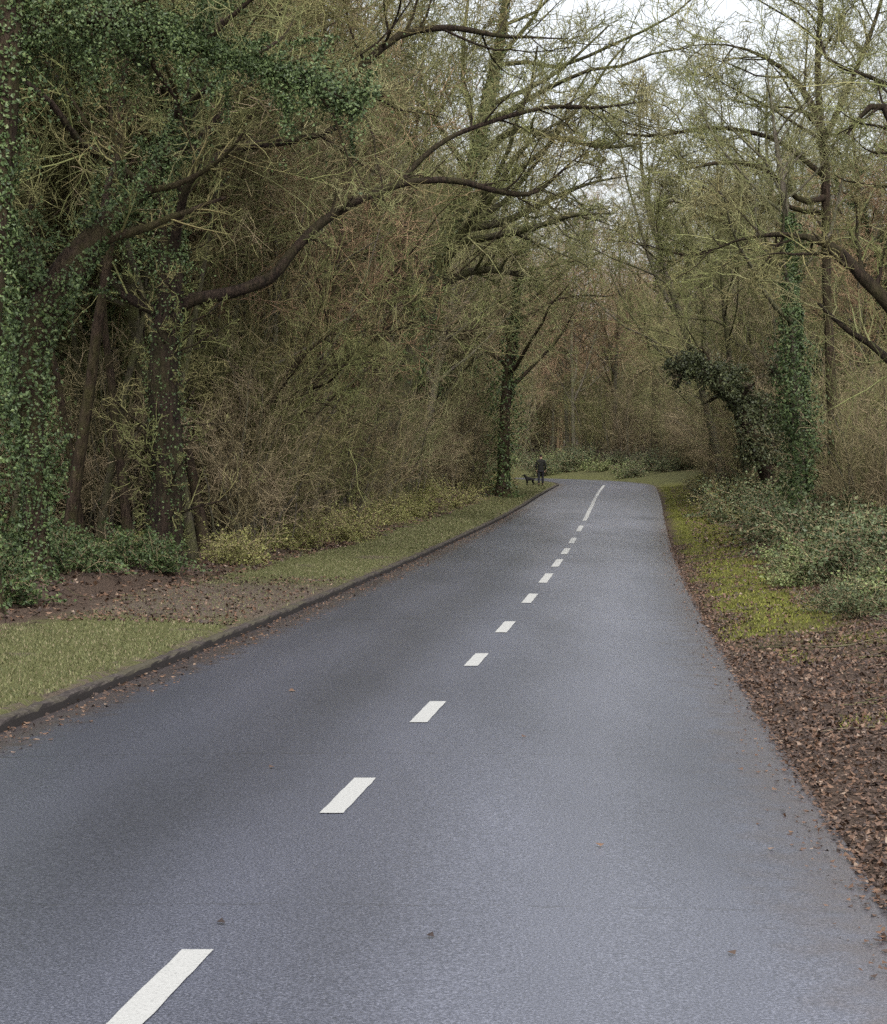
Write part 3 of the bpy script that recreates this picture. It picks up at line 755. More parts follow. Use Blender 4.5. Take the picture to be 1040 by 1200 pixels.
def proto_tree(seed, H, r, twig, bark, ivy=0, n1=18, t0=0.25, up=0.06, fork=False):
    rng = np.random.default_rng(seed)
    root = bpy.data.objects.new("woodland_tree", None); root.empty_display_size = 0.3
    P, R = local_stem(rng, H, r)
    mb = MB(); mb.tubes(P, R, 8, 0.05, rng)
    if fork:
        Pf, Rf = grow(rng, P, R, 3, (0.25, 0.5), (0.5, 0.8), (20, 45), 10, 0.75, 0.2, 0.06, 0.08, 0.02)
        mb.tubes(Pf, Rf, 7)
    kids = [("trunk", mb.mesh("trunk"), bark)]
    mb = Crown(); crown_of(mb, rng, P, R, n1, 8, 6, 3, t=(t0, 1), up=up, rt=(0.0095, 0.0065))
    if fork: crown_of(mb, rng, Pf, Rf, 7, 6, 5, 3, t=(0.2, 1), up=up, rt=(0.0095, 0.0065))
    kids.append(("branches", mb.b.mesh("branches"), bark)); kids.append(("twigs", mb.t.mesh("twigs"), twig))
    if ivy:
        mb = MB(); ivy_on(mb, rng, P, R, ivy, (0.0, 0.85), 0.42, (0.09, 0.15), 0.4); [ivy_on(mb, rng, a_[None], b_[None], ivy // 14, (0.0, 0.8), 0.2, (0.08, 0.14), 0.3) for a_, b_ in zip(*[q[::2] for q in grow(rng, P, R, 14, (0.25, 0.9), (0.12, 0.25), (35, 80), 6, 0.4, 0.4, 0.02, 0.15, 0.015)])]; kids.append(("ivy", mb.mesh("ivy", False), M_IVY))
    for nm, me, m in kids: me.materials.append(m)
    return root, kids

def proto_shrub(seed, H, stems, twig, spread=0.4, lean=0.22):
    rng = np.random.default_rng(seed)
    mb = MB(); n = 10
    d = np.c_[rng.standard_normal((stems, 2)) * lean, np.ones(stems)]; p = np.c_[rng.standard_normal((stems, 2)) * spread, np.full(stems, -0.15)]
    hh = H * rng.uniform(0.5, 1.0, (stems, 1)); pts = [p]
    for i in range(n - 1):
        d = d + 0.1 * rng.standard_normal(d.shape); d[:, 2] += 0.02; d /= np.linalg.norm(d, axis=1, keepdims=True); p = p + d * hh / (n - 1); pts.append(p)
    P = np.stack(pts, 1); R = rng.uniform(0.015, 0.04, (stems, 1)) * np.linspace(1, 0.3, n)[None]
    mb.tubes(P, R, 5); stem_me = mb.mesh("stems")
    mb = MB()
    P1, R1 = grow(rng, P, R, 8, (0.1, 1), (0.3, 0.55), (20, 60), 6, 0.55, 0.4, 0.03, 0.15, 0.01); mb.tubes(P1, R1, 3)
    P2, R2 = grow(rng, P1, R1, 6, (0.1, 1), (0.4, 0.8), (20, 65), 4, 0.6, 0.5, 0.0, 0.2, 0.008); mb.tubes(P2, R2, 3)
    P3, R3 = grow(rng, P2, R2, 3, (0.1, 1), (0.4, 0.9), (20, 65), 3, 0.7, 0.5, 0.0, 0.2, 0.006); mb.tubes(P3, R3, 3)
    me2 = mb.mesh("twigs")
    stem_me.materials.append(M_BARK_GREY); me2.materials.append(twig)
    root = bpy.data.objects.new("bare_shrub", None); root.empty_display_size = 0.3
    return root, [("stems", stem_me, None), ("twigs", me2, None)]

def place(proto, x, y, s=1.0, rz=0.0, label="", cat="tree", group=None, name=None, dz=0.0, tilt=(0, 0)):
    root, kids = proto
    o = root.copy(); COL.objects.link(o)
    if name: o.name = name
    z = float(gz([x], [y])[0])
    o.location = (x, y, z + dz); o.rotation_euler = (tilt[0], tilt[1], rz); o.scale = (s, s, s)
    tag(o, label, cat, group)
    for nm, me, m in kids:
        c = bpy.data.objects.new(nm, me); COL.objects.link(c); c.parent = o
    return o

TREES = [proto_tree(101, 16, 0.16, M_TWIG_OLIVE, M_BARK_MOSS), proto_tree(102, 18, 0.2, M_TWIG_OLIVE, M_BARK_GREY, fork=True),
         proto_tree(103, 14, 0.11, M_TWIG_BROWN, M_BARK_GREY), proto_tree(104, 17, 0.24, M_TWIG_BROWN, M_BARK_DARK, fork=True, n1=14),
         proto_tree(106, 15, 0.15, M_TWIG_RUSSET, M_BARK_GREY, fork=True), proto_tree(107, 13, 0.1, M_TWIG_RUSSET, M_BARK_GREY),
         proto_tree(105, 13, 0.09, M_TWIG_OLIVE, M_BARK_MOSS, up=0.1)]
IVYTREES = [proto_tree(111, 16, 0.2, M_TWIG_OLIVE, M_BARK_DARK, ivy=4200), proto_tree(112, 14, 0.15, M_TWIG_BROWN, M_BARK_DARK, ivy=3200)]
POLES = [proto_tree(141, 13, 0.11, M_TWIG_OLIVE, M_BARK_DARK, t0=0.45), proto_tree(142, 12, 0.075, M_TWIG_BROWN, M_BARK_MOSS, t0=0.5), proto_tree(143, 14, 0.09, M_TWIG_OLIVE, M_BARK_MOSS, t0=0.45)]
SHRUBS = [proto_shrub(121, 6.0, 13, M_TWIG_BROWN), proto_shrub(122, 7.5, 15, M_TWIG_OLIVE), proto_shrub(123, 4.5, 14, M_TWIG_BROWN, 0.5, 0.35), proto_shrub(124, 5.5, 12, M_TWIG_BROWN, 0.6, 0.2)]
for pr_ in TREES: pr_[0].name = "woodland_tree"
for pr_ in IVYTREES: pr_[0].name = "ivy_clad_tree"

rs = np.random.default_rng(77)
KIND_TREE = ["mossy slender", "grey forked", "thin grey", "thick dark forked", "russet forked", "thin russet", "pole-thin mossy"]
def wood(side, n, Y0, Y1, smin, smax, protos, power=1.3, scale=(0.8, 1.15), mind=1.0, kind="tree", taken=None):
    taken = taken if taken is not None else []
    tries = 0; out = []
    while len(out) < n and tries < n * 60:
        tries += 1
        Y = Y0 + (Y1 - Y0) * rs.uniform() ** 0.85
        s = smin + (smax - smin) * rs.uniform() ** power
        x = float(edge(pl, min(Y, 116))) - s if side < 0 else float(edge(pr, min(Y, 116))) + s
        if side < 0 and x < -0.217 * Y - 4: continue
        if side > 0 and x > 0.217 * Y + 4: continue
        pxx = CX + F_PX * x / Y
        if any(Y < Yh and xa < pxx < xb and kind in ks for Yh, xa, xb, ks in KEEP_OPEN): continue
        if Y > 112:
            a, b = road_offset([x], [Y])
            if max(a[0], b[0]) < smin: continue
        if any((x - p) ** 2 + (Y - q) ** 2 < mind * mind for p, q in taken): continue
        taken.append((x, Y)); out.append((x, Y))
    return out
KEEP_OPEN = [(37, -200, 330, 'tree shrub'), (48, 205, 330, 'tree'), (62, 410, 620, 'tree'), (72, 770, 985, 'tree shrub'), (92, 575, 612, 'tree'), (61, 425, 530, 'shrub'), (60, 780, 1300, 'tree'), (48, 780, 1300, 'shrub')]
tk = []
def zone(Y): return "near" if Y < 45 else ("middle" if Y < 90 else "far")
ZW = {"near": "nearest stretch", "middle": "half way along", "far": "close to the bend"}
for side, nt_, ni_, ns_ in ((-1, 80, 30, 112), (1, 46, 8, 80)):
    sd = "left" if side < 0 else "right"
    tk = []
    for x, Y in wood(side, nt_, 24, 150, 4.2, 26, TREES, mind=1.6, taken=tk):
        sc_ = 1.0 if side < 0 else 0.74
        k = rs.integers(len(TREES))
        place(TREES[k], x, Y, sc_ * rs.uniform(0.8, 1.15), rs.uniform(0, 6.28), f"{KIND_TREE[k]} bare tree in the wood {sd} of the road, {ZW[zone(Y)]}", "tree", f"{KIND_TREE[k]} trees {sd} of the road, {zone(Y)}", "woodland_tree", tilt=rs.normal(0, 0.05, 2))
    for x, Y in wood(side, ni_, 26, 140, 4.0, 18, IVYTREES, mind=2.0, taken=tk):
        k = rs.integers(2)
        place(IVYTREES[k], x, Y, rs.uniform(0.8, 1.1), rs.uniform(0, 6.28), f"{'tall' if k == 0 else 'slim'} bare tree with ivy up its trunk {sd} of the road, {ZW[zone(Y)]}", "tree", f"{'tall' if k == 0 else 'slim'} ivy trees {sd} of the road, {zone(Y)}", "ivy_clad_tree", tilt=rs.normal(0, 0.05, 2))
    tk = []
    for x, Y in wood(side, ns_, 25, 150, 3.6, 22, SHRUBS, power=1.7, mind=0.9, taken=tk, kind='shrub'):
        k = rs.integers(len(SHRUBS))
        place(SHRUBS[k], x, Y, rs.uniform(0.7, 1.15), rs.uniform(0, 6.28), f"bare many-stemmed shrub in the thicket {sd} of the road, {ZW[zone(Y)]}", "shrub", f"bare shrubs {sd} of the road, {zone(Y)}", "bare_shrub")

# broad mossy trees leaning over the road from the right
for k, (px, Y, sc__, lean) in enumerate(((885, 76, 0.85, -0.2), (850, 86, 0.95, -0.2), (832, 99, 1.0, -0.16), (870, 92, 0.9, -0.12), (905, 82, 0.85, -0.16), (1010, 70, 0.8, 0), (985, 84, 0.95, 0))):
    b_ = at(px, 590, Y)
    place(TREES[(0, 1, 6, 0, 1, 0, 1)[k]], b_[0], Y, sc__, 1.3 * k, "broad mossy bare tree leaning over the right side of the road", "tree", "mossy trees leaning over the road from the right", "woodland_tree", tilt=(0, lean))
for k, (px, Y) in enumerate(((1005, 42), (1030, 45), (1050, 42), (1020, 50), (995, 54), (1055, 48), (1010, 57), (1035, 56), (1000, 52), (905, 76), (940, 78), (870, 80), (850, 86), (960, 74))):
    b_ = at(px, 620, Y)
    place(SHRUBS[k % 4], b_[0], Y, 0.55 + 0.1 * (k % 4), 2.1 * k, "bare brown shrub rising from the brambles on the right bank", "shrub", "bare shrubs on the right bank", "bare_shrub")

for k in range(34):
    Y = rs.uniform(37, 66); x = float(edge(pl, Y)) - rs.uniform(3.6, 9)
    if 412 < CX + F_PX * x / Y < 535: continue
    place(POLES[k % 3] if k % 5 else TREES[5], x, Y, rs.uniform(0.7, 1.05), 1.7 * k, "thin upright sapling in the brown thicket left of the road", "tree", "saplings in the left thicket", "young_tree", tilt=rs.normal(0, 0.06, 2))

for k, (px, Y) in enumerate(((70, 40), (95, 42), (122, 39), (140, 44), (250, 41), (120, 47), (290, 40), (25, 43), (0, 40), (235, 45), (270, 44), (310, 43), (80, 46), (150, 47), (330, 47), (262, 50))):
    b_ = at(px, 640, Y)
    place(SHRUBS[(3, 1, 0, 1)[k % 4]], b_[0], Y, 0.6 + 0.09 * (k % 4), 2.3 * k, "bare brown shrub in the shade behind the big dark tree", "shrub", "bare shrubs behind the big dark tree", "bare_shrub")

for k, (px, Y) in enumerate(((152, 37.5), (229, 37), (172, 38), (78, 36.5), (113, 38), (140, 41), (243, 39), (268, 47), (300, 52), (335, 50), (362, 56), (388, 54), (128, 45), (98, 43), (236, 48), (405, 60))):
    b_ = at(px, 650, Y)
    place(POLES[(0, 2, 1)[k % 3]], b_[0], Y, 0.85 + 0.07 * (k % 4), 1.1 * k, "slim dark-stemmed tree standing among the brush beside the big dark tree", "tree", "slim stems beside the big dark tree", "young_tree", tilt=(0.03 * math.sin(k * 3), 0.05 * math.sin(k * 2)))

# trees beyond the bend
tk = []
for i in range(60):
    for _ in range(40):
        Y = rs.uniform(158, 205); x = rs.uniform(-25, 45)
        a, b = road_offset([x], [Y])
        if b[0] > 6 and not any((x - p) ** 2 + (Y - q) ** 2 < 6 for p, q in tk): break
    tk.append((x, Y)); k = int(rs.choice([1, 2, 3, 4, 4, 5, 5]))
    place(TREES[k], x, Y, rs.uniform(0.9, 1.3), rs.uniform(0, 6.28), f"{KIND_TREE[k]} bare tree in the wood beyond the bend", "tree", f"{KIND_TREE[k]} trees beyond the bend", "woodland_tree")
for i in range(130):
    Y = rs.uniform(158, 205); x = rs.uniform(-20, 42); k = rs.integers(len(SHRUBS))
    if road_offset([x], [Y])[1][0] < 5: continue
    place(SHRUBS[k], x, Y, rs.uniform(0.9, 1.5), rs.uniform(0, 6.28), "bare many-stemmed shrub in the wood beyond the bend", "shrub", "bare shrubs beyond the bend", "bare_shrub")

# far woodland reading as one mass
def far_woodland():
    rng = np.random.default_rng(90); n = 460
    x = rng.uniform(-75, 85, n); y = rng.uniform(212, 262, n); z = gz(x, y)
    H = rng.uniform(12, 24, (n, 1)); k = 8
    d = np.c_[rng.standard_normal((n, 2)) * 0.06, np.ones(n)]; p = np.c_[x, y, z - 0.3]; pts = [p]
    for i in range(k - 1):
        d = d + 0.05 * rng.standard_normal(d.shape); d /= np.linalg.norm(d, axis=1, keepdims=True); p = p + d * H / (k - 1); pts.append(p)
    P = np.stack(pts, 1); R = rng.uniform(0.08, 0.22, (n, 1)) * np.linspace(1, 0.2, k)[None]
    mb = MB(); mb.tubes(P, R, 5)
    P1, R1 = grow(rng, P, R, 16, (0.03, 1), (0.2, 0.4), (30, 70), 5, 0.4, 0.3, 0.04, 0.15, 0.02); mb.tubes(P1, R1, 3)
    P2, R2 = grow(rng, P1, R1, 8, (0.1, 1), (0.35, 0.7), (30, 65), 4, 0.6, 0.5, 0.02, 0.2, 0.02); mb.tubes(P2, R2, 3)
    P3, R3 = grow(rng, P2, R2, 3, (0.1, 1), (0.4, 0.9), (30, 65), 3, 0.7, 0.5, 0, 0.2, 0.018); mb.tubes(P3, R3, 3)
    o = mb.build("far_woodland", M_TWIG_RUSSET)
    tag(o, "brown mass of bare distant woodland closing the view beyond the bend", "woodland", None, "stuff")
far_woodland()

# ------------------------------------------------------------------ low plants
def proto_bramble(seed, w, hgt, stems, leaves, lm, size=(0.05, 0.09)):
    rng = np.random.default_rng(seed); n = 8
    a = rng.uniform(0, 6.28, stems); p = np.c_[rng.standard_normal((stems, 2)) * w * 0.25, np.full(stems, -0.05)]
    d = np.c_[np.cos(a) * 0.5, np.sin(a) * 0.5, rng.uniform(0.6, 1.5, stems)]; ln = hgt * rng.uniform(0.9, 2.0, (stems, 1)); pts = [p]
    for i in range(n - 1):
        d = d + 0.12 * rng.standard_normal(d.shape); d[:, 2] -= 0.22; d /= np.linalg.norm(d, axis=1, keepdims=True); p = p + d * ln / (n - 1); p[:, 2] = np.maximum(p[:, 2], 0.02); pts.append(p)
    P = np.stack(pts, 1); R = 0.006 * np.ones((stems, n)); mb = MB(); mb.tubes(P, R, 3)
    P1, R1 = grow(rng, P, R, 4, (0.2, 1), (0.3, 0.5), (30, 70), 4, 0.8, 0.6, 0.02, 0.2, 0.004); mb.tubes(P1, R1, 3)
    me1 = mb.mesh("stems")
    mb = MB(); Q = np.concatenate([P[:, 1:].reshape(-1, 3), P1.reshape(-1, 3)]); k = rng.integers(0, len(Q), leaves)
    c = Q[k] + rng.standard_normal((leaves, 3)) * 0.05; c[:, 2] = np.maximum(c[:, 2], 0.02)
    nrm = rng.standard_normal((leaves, 3)) * 0.6; nrm[:, 2] += 0.9
    mb.leaves(c, nrm, rng.uniform(*size, leaves), rng); me2 = mb.mesh("leaves", False)
    me1.materials.append(M_TWIG_BROWN); me2.materials.append(lm)
    root = bpy.data.objects.new("bramble_bush", None)
    return root, [("stems", me1, None), ("leaves", me2, None)]
BR = [proto_bramble(131, 0.8, 0.75, 26, 1500, M_LEAF_BLUISH), proto_bramble(132, 0.7, 0.6, 24, 1300, M_LEAF_BLUISH)]
BY = [proto_bramble(133, 0.7, 0.5, 26, 1200, M_LEAF_YELLOW), proto_bramble(134, 0.6, 0.65, 26, 900, M_LEAF_YELLOW, (0.04, 0.08))]
BP = [proto_bramble(136, 0.8, 0.6, 24, 1300, M_LEAF_PALE), proto_bramble(137, 0.7, 0.5, 24, 1200, M_LEAF_PALE)]
BG = [proto_bramble(135, 0.7, 0.5, 22, 1400, M_IVY)]
def scatter_low(protos, n, side, Y0, Y1, s0, s1, label, group, scale=(0.7, 1.3), name="bramble_bush", cat="bush"):
    for i in range(n):
        Y = Y0 + (Y1 - Y0) * rs.uniform() ** 0.8; s = rs.uniform(s0, s1)
        x = float(edge(pl, min(Y, 116))) - s if side < 0 else float(edge(pr, min(Y, 116))) + s
        place(protos[rs.integers(len(protos))], x, Y, rs.uniform(*scale), rs.uniform(0, 6.28), label, cat, group, name)
scatter_low(BR, 40, 1, 28, 46, 2.2, 5.0, "grey-green bramble bush above the leaf litter on the right", "brambles on the near right bank", (0.6, 1.15))
scatter_low(BR, 50, 1, 44, 85, 1.7, 6, "grey-green bramble bush behind the moss strip on the right", "brambles on the middle right bank", (0.8, 1.4))
scatter_low(BR, 12, 1, 24, 32, 1.5, 2.7, "small grey-green bramble rooted in the right-hand leaf litter", "small brambles in the right litter", (0.35, 0.65))
scatter_low(BP, 10, 1, 25, 38, 1.6, 3.6, "pale green low bush at the edge of the right-hand leaf litter", "pale bushes by the right litter", (0.45, 0.8), "low_bush")
scatter_low(BY, 16, 1, 32, 62, 1.9, 5, "yellowish low bush among the grey-green brambles on the right", "yellow bushes among the right brambles", (0.5, 0.9), "low_bush")
scatter_low(BY, 14, 1, 60, 112, 1.6, 4, "yellowish low bush on the right verge near the bend", "yellow bushes on the right", (0.6, 1.1), "low_bush")
scatter_low(BG, 20, -1, 25, 34, 2.9, 5.0, "dark green low bush at the foot of the left-hand trunks", "green bushes under the left trunks", (0.6, 0.9), "low_bush")
scatter_low(BY, 46, -1, 34, 66, 2.2, 4.6, "yellow-green low bush along the inner edge of the left verge", "yellow bushes along the left verge", (0.5, 0.95), "low_bush")
scatter_low(BY, 26, -1, 62, 115, 1.8, 4.6, "pale low bush beside the far end of the left verge", "bushes at the far end of the left verge", (0.7, 1.1), "low_bush")
for i in range(190):
    Y = rs.uniform(126, 164); x = rs.uniform(-10, 34)
    if road_offset([x], [Y])[1][0] < 1.0 or road_offset([x], [Y])[1][0] > 14: continue
    place(BR[rs.integers(2)] if rs.uniform() < 0.55 else BP[rs.integers(2)], x, Y, rs.uniform(0.8, 1.7), rs.uniform(0, 6.28), "pale green low bush on the outside of the bend", "bush", "bushes outside the bend", "low_bush")

# ------------------------------------------------------------------ litter, grass, moss
def scatter_pts(rng, n, side, Y0, Y1, s0, s1, pw=1.0, yp=1.5):
    Y = Y0 + (Y1 - Y0) * rng.uniform(0, 1, n) ** yp; s = s0 + (s1 - s0) * rng.uniform(0, 1, n) ** pw
    x = edge(pl, np.minimum(Y, 116)) - s if side < 0 else edge(pr, np.minimum(Y, 116)) + s
    return x, Y, s
def litter():
    rng = np.random.default_rng(201); mb = MB()
    for n, side, Y0, Y1, s0, s1, pw, sz in ((85000, 1, 7, 48, -0.05, 4.2, 1.0, (0.02, 0.055)), (14000, 1, 40, 110, 0.6, 7, 1.0, (0.05, 0.11)), (3600, 1, 7, 60, -0.6, 0.08, 0.2, (0.012, 0.045)),
                                          (14000, -1, 13, 50, 2.0, 8, 1.3, (0.05, 0.1)), (9000, -1, 45, 115, 1.8, 7, 1.0, (0.06, 0.12)), (1700, -1, 24.5, 34, 0.2, 2.4, 1.0, (0.03, 0.07)),
                                          (2600, -1, 9, 80, -0.55, 0.0, 0.6, (0.02, 0.06))):
        x, y, s = scatter_pts(rng, n, side, Y0, Y1, s0, s1, pw)
        if side < 0 and s1 > 5: k = s > 2.5 + 0.35 * vnoise(x, y, 1.3) + np.interp(y, [13, 24, 40], [0.1, 0, -0.6]); x, y, s = x[k], y[k], s[k]
        if side > 0 and s1 == 4.2:
            band = (s > 0.35 + 0.3 * vnoise(x, y, 0.9)) & (s < 1.4 + 0.4 * vnoise(x, y, 0.7)) & (y > 22 + 5 * vnoise(x, y, 0.5))
            k = ~band | (rng.uniform(0, 1, len(x)) < 0.12); x, y, s = x[k], y[k], s[k]
        z = np.where(s > 0, gz(x, y), 0)
        on = s <= 0
        if on.any(): z[on] = np.maximum(gz(x[on], y[on]), zb(y[on]) - 0.018)
        nrm = rng.standard_normal((len(x), 3)) * 0.45; nrm[:, 2] += 1; nrm[on, :2] *= 0.4
        mb.leaves(np.c_[x, y, z + rng.uniform(0.008, 0.03, len(x))], nrm, rng.uniform(*sz, len(x)), rng)
    x, y, s = scatter_pts(rng, 2600, 1, 15, 40, 0.1, 5, 1.0)
    mb.leaves(np.c_[x, y, gz(x, y) + 0.03], rng.standard_normal((len(x), 3)) * 0.7 + [0, 0, 0.8], rng.uniform(0.035, 0.07, len(x)), rng)
    # odd leaves lying out on the tarmac
    for px, py in ((342, 813), (910, 925), (615, 868), (704, 995), (860, 1120), (1012, 1038), (1030, 1042), (258, 1090), (505, 1105), (870, 902), (318, 905)):
        Y = gy_row(py); x = (px - CX) / F_PX * Y
        mb.leaves(np.array([[x, Y, road_z(x, Y) + 0.02]]), np.array([[0.1, -0.2, 1.0]]), np.array([0.05 if px != 342 else 0.08]), rng)
    o = mb.build("leaf_litter", M_LITTER, smooth=False)
    tag(o, "brown and reddish fallen leaves littering both verges and the wood floor", "leaves", None, "stuff")
litter()

def fallen_twigs():
    rng = np.random.default_rng(205); mb = MB()
    for n, side, Y0, Y1, s0, s1 in ((420, 1, 8, 45, 0.35, 5), (260, -1, 18, 50, 2.2, 7)):
        x, y, s_ = scatter_pts(rng, n, side, Y0, Y1, s0, s1); a = rng.uniform(0, 6.28, n); ln = rng.uniform(0.12, 0.6, n); pts = []
        for t in (-0.5, -0.15, 0.2, 0.5):
            xx = x + np.cos(a) * ln * t + rng.normal(0, 0.015, n); yy = y + np.sin(a) * ln * t + rng.normal(0, 0.015, n)
            pts.append(np.c_[xx, yy, np.maximum(gz(xx, yy), zb(yy) - 0.015) + 0.018])
        mb.tubes(np.stack(pts, 1), rng.uniform(0.003, 0.008, (n, 1)) * np.array([[1, 0.9, 0.8, 0.5]]), 4)
    o = mb.build("fallen_twigs", M_TWIG_DARK)
    tag(o, "small dead twigs lying among the fallen leaves", "twigs", None, "stuff")
fallen_twigs()

def blades(name, label, cat, m, specs, seed):
    rng = np.random.default_rng(seed); V, n0 = [], 0
    for n, side, Y0, Y1, s0, s1, h0, h1, w, test in specs:
        x, y, s = scatter_pts(rng, n, side, Y0, Y1, s0, s1)
        k = test(x, y, s, rng); x, y = x[k], y[k]; z = gz(x, y); q = len(x)
        a = rng.uniform(0, 6.28, q); b = rng.uniform(0, 6.28, q); hh = rng.uniform(h0, h1, q); ww = w * rng.uniform(0.7, 1.4, q)
        c, s_ = np.cos(a) * ww, np.sin(a) * ww; lean = hh * rng.uniform(0.2, 0.9, q)
        V.append(np.stack([np.c_[x - c, y - s_, z - 0.005], np.c_[x + c, y + s_, z - 0.005], np.c_[x + np.cos(b) * lean, y + np.sin(b) * lean, z + hh]], 1).reshape(-1, 3))
    V = np.concatenate(V); mb = MB(); mb.add(V, np.arange(len(V)).reshape(-1, 3))
    o = mb.build(name, m, smooth=False); tag(o, label, cat, None, "stuff")
verge_w = lambda y: np.interp(y, [10, 25, 60, 115], [2.6, 2.5, 1.9, 1.5])
def on_verge(x, y, s, rng):
    bare = ((y > 25.3 + vnoise(x, y, 0.8)) & (y < 31.5 + 1.5 * vnoise(x, y, 0.8))) | (vnoise(x, y, 0.5) > 0.55)
    return (s < verge_w(y) + 0.25 * vnoise(x, y, 1.2)) & (~bare | (rng.uniform(0, 1, len(x)) < 0.15)) & (s > 0.22 + 0.12 * vnoise(x, y, 2))
blades("grass", "short mossy grass on the strip behind the left kerb", "grass", M_GRASS,
       [(105000, -1, 11, 60, 0.14, 2.9, 0.012, 0.035, 0.008, on_verge), (36000, -1, 45, 118, 0.17, 1.7, 0.02, 0.05, 0.016, on_verge)], 301)
def on_moss(x, y, s, rng):
    return (s > 0.25 + 0.3 * vnoise(x, y, 0.9)) & (s < 1.5 + 0.5 * vnoise(x, y, 0.7)) & (y > 22 + 5 * vnoise(x, y, 0.5)) & (vnoise(x, y, 0.8) + 0.7 * vnoise(x, y, 3.1) + 0.8 * rng.standard_normal(len(x)) * 0.5 > -0.35)
def moss_patch(x, y, s, rng): return (vnoise(x, y, 1.1) > 0.25)
blades("moss", "bright yellow-green moss along the right-hand edge of the road", "moss", M_MOSS,
       [(52000, 1, 20, 112, 0.05, 2.0, 0.015, 0.045, 0.014, on_moss), (26000, 1, 12, 32, 0.5, 3.6, 0.015, 0.04, 0.01, moss_patch)], 302)

# ------------------------------------------------------------------ the walker and the dog
def skin(name, verts, edges, radii, m, parent=None, root=0, sub=2, flat=None):
    me = bpy.data.meshes.new(name); me.from_pydata([tuple(v) for v in verts], edges, []); me.update()
    o = bpy.data.objects.new(name, me); COL.objects.link(o); me.materials.append(m)
    md = o.modifiers.new("skin", 'SKIN'); md.use_smooth_shade = True
    sv = me.skin_vertices[0].data
    for i, r in enumerate(radii): sv[i].radius = r if isinstance(r, tuple) else (r, r)
    sv[root].use_root = True
    s = o.modifiers.new("sub", 'SUBSURF'); s.levels = sub; s.render_levels = sub
    if parent: o.parent = parent
    return o

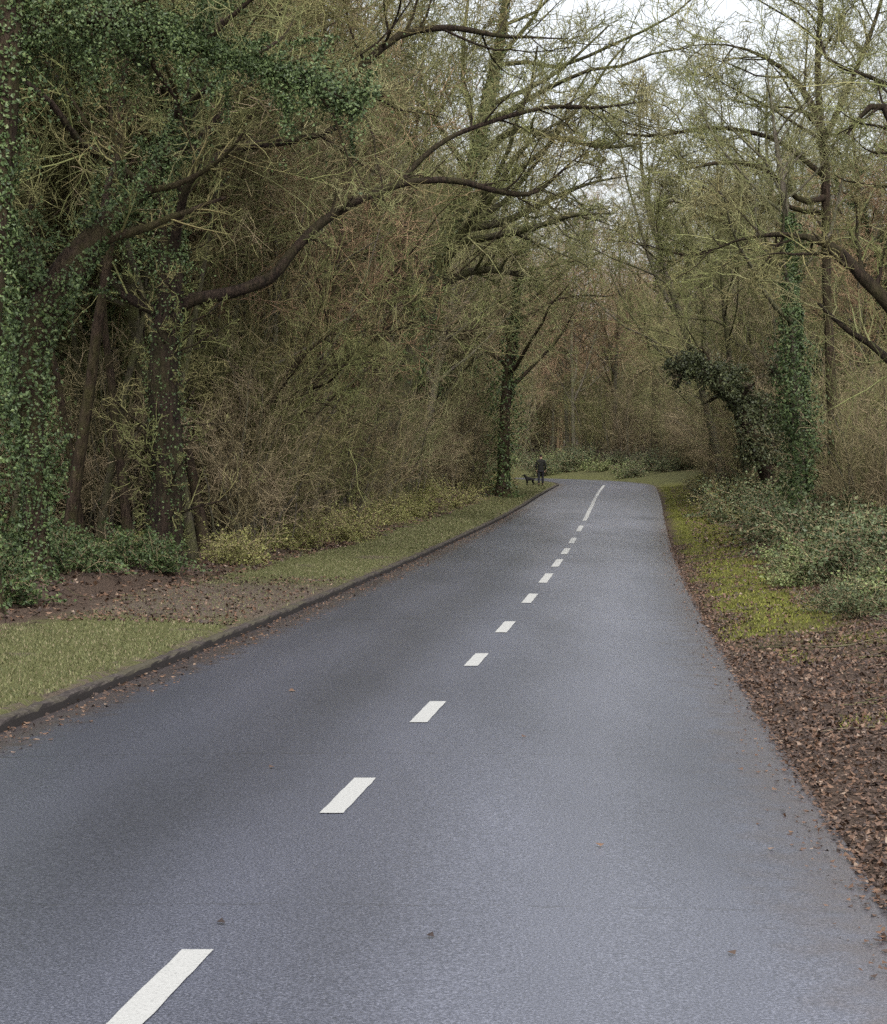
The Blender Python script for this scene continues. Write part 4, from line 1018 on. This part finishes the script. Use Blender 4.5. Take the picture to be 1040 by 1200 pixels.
def person():
    base = at(634, 571, 113); x, y = base[0], base[1]; z = float(gz([x], [y])[0])
    root = empty("person", (x, y, z), math.radians(-8))
    tag(root, "person in a dark coat and dark trousers standing on the left verge near the bend", "person")
    skinm = plain_mat("skin", (0.42, 0.26, 0.19), 0.5); coat = plain_mat("dark_coat", (0.018, 0.018, 0.016), 0.8); trou = plain_mat("dark_trousers", (0.02, 0.02, 0.024), 0.8)
    boot = plain_mat("dark_boots", (0.012, 0.011, 0.01), 0.6); hair = plain_mat("dark_hair", (0.02, 0.015, 0.012), 0.7)
    V, E, R = [], [], []
    def chain(pts, a=None):
        prev = a
        for p, r in pts:
            V.append(p); R.append(r)
            if prev is not None: E.append((prev, len(V) - 1))
            prev = len(V) - 1
        return prev
    # the body as one surface (pelvis is vertex 0); faces away, down the road
    neck = chain([((0, 0, 0.9), (0.15, 0.1)), ((0, 0, 1.1), (0.13, 0.09)), ((0, 0.02, 1.3), (0.16, 0.1)), ((0, 0.02, 1.42), (0.1, 0.075)), ((0, 0.03, 1.47), 0.055)])
    chain([((0, 0.045, 1.53), (0.068, 0.075)), ((0, 0.05, 1.6), (0.075, 0.09)), ((0, 0.045, 1.68), (0.055, 0.065))], neck)
    for s in (-1, 1):
        h0 = chain([((s * 0.1, 0, 0.82), 0.085), ((s * 0.1, 0.02 + 0.05 * s, 0.47), 0.055), ((s * 0.1, -0.02 + 0.09 * s, 0.09), 0.04), ((s * 0.1, 0.12 + 0.09 * s, 0.04), 0.035)], 0)
        sh = 2
        hand = chain([((s * 0.19, 0.01, 1.38), 0.055), ((s * 0.25, 0.0, 1.1), 0.042), ((s * 0.24, 0.1, 0.86), 0.03), ((s * 0.235, 0.13, 0.79), (0.032, 0.02))], sh)
        for f in range(4):
            chain([((s * 0.23, 0.12 + 0.018 * f, 0.745), 0.009), ((s * 0.22, 0.13 + 0.018 * f, 0.70 - 0.006 * (f % 3)), 0.008)], hand)
        chain([((s * 0.21, 0.1, 0.765), 0.01), ((s * 0.195, 0.095, 0.735), 0.009)], hand)
    chain([((0, 0.145, 1.59), 0.012)], neck + 2)      # nose
    body = skin("body", V, E, R, skinm, root)
    # clothing that follows the body
    V, E, R = [], [], []
    chain([((0, 0, 0.72), (0.2, 0.14)), ((0, 0, 0.95), (0.185, 0.13)), ((0, 0.01, 1.15), (0.17, 0.125)), ((0, 0.02, 1.33), (0.2, 0.13)), ((0, 0.02, 1.44), (0.1, 0.09)), ((0, 0.03, 1.485), (0.08, 0.075))])
    for s in (-1, 1): chain([((s * 0.2, 0.01, 1.37), 0.075), ((s * 0.265, 0.0, 1.1), 0.062), ((s * 0.25, 0.09, 0.87), 0.048)], 3)
    skin("coat", V, E, R, coat, root)
    V, E, R = [], [], []
    chain([((0, 0, 0.88), (0.16, 0.115))])
    for s in (-1, 1): chain([((s * 0.1, 0, 0.78), 0.105), ((s * 0.1, 0.02 + 0.05 * s, 0.47), 0.078), ((s * 0.1, -0.02 + 0.09 * s, 0.09), 0.066)], 0)
    skin("trousers", V, E, R, trou, root)
    for s in (-1, 1):
        V, E, R = [], [], []
        chain([((s * 0.1, -0.04 + 0.09 * s, 0.06), 0.055), ((s * 0.1, 0.06 + 0.09 * s, 0.05), 0.052), ((s * 0.1, 0.16 + 0.09 * s, 0.04), 0.042)])
        skin("boot", V, E, R, boot, root)
    V, E, R = [], [], []
    chain([((0, 0.0, 1.56), (0.07, 0.06)), ((0, 0.025, 1.66), (0.085, 0.085)), ((0, 0.05, 1.72), (0.06, 0.06))])
    skin("hair", V, E, R, hair, root)
    for s in (-1, 1):
        V, E, R = [], [], []
        chain([((s * 0.075, 0.045, 1.58), (0.012, 0.02)), ((s * 0.082, 0.04, 1.615), (0.012, 0.02))]); skin("ear", V, E, R, skinm, root, sub=1)
        V, E, R = [], [], []
        chain([((s * 0.03, 0.125, 1.605), 0.01), ((s * 0.036, 0.125, 1.605), 0.01)]); skin("eye", V, E, R, boot, root, sub=1)
person()

def dog():
    base = at(621, 569, 113); x, y = base[0], base[1]; z = float(gz([x], [y])[0])
    root = empty("dog", (x, y, z), math.radians(200))
    root.scale = (0.78, 0.78, 0.78)
    tag(root, "black dog standing on the left verge beside the walker", "dog")
    coat = plain_mat("black_fur", (0.012, 0.011, 0.011), 0.7)
    V, E, R = [], [], []
    def chain(pts, a=None):
        prev = a
        for p, r in pts:
            V.append(p); R.append(r)
            if prev is not None: E.append((prev, len(V) - 1))
            prev = len(V) - 1
        return prev
    # faces +x; hips first
    ch = chain([((-0.26, 0, 0.44), (0.1, 0.11)), ((-0.08, 0, 0.44), (0.1, 0.115)), ((0.1, 0, 0.43), (0.12, 0.145)), ((0.22, 0, 0.45), (0.1, 0.13))])
    hd_ = chain([((0.32, 0, 0.58), 0.075), ((0.38, 0, 0.68), 0.08), ((0.46, 0, 0.69), 0.062), ((0.55, 0, 0.655), 0.038), ((0.585, 0, 0.65), 0.028)], ch)
    for s in (-1, 1):
        chain([((0.2, s * 0.08, 0.3), 0.05), ((0.19, s * 0.085, 0.17), 0.032), ((0.2, s * 0.085, 0.03), 0.028), ((0.24, s * 0.085, 0.02), 0.028)], ch)
        chain([((-0.26, s * 0.08, 0.32), 0.07), ((-0.21, s * 0.09, 0.24), 0.05), ((-0.32, s * 0.09, 0.14), 0.03), ((-0.3, s * 0.09, 0.03), 0.026), ((-0.255, s * 0.09, 0.02), 0.028)], 0)
        chain([((0.37, s * 0.07, 0.74), 0.03), ((0.36, s * 0.1, 0.68), 0.02)], hd_ - 3)
    chain([((-0.38, 0, 0.47), 0.035), ((-0.5, 0, 0.42), 0.026), ((-0.6, 0, 0.44), 0.014)], 0)
    skin("body", V, E, R, coat, root)
dog()
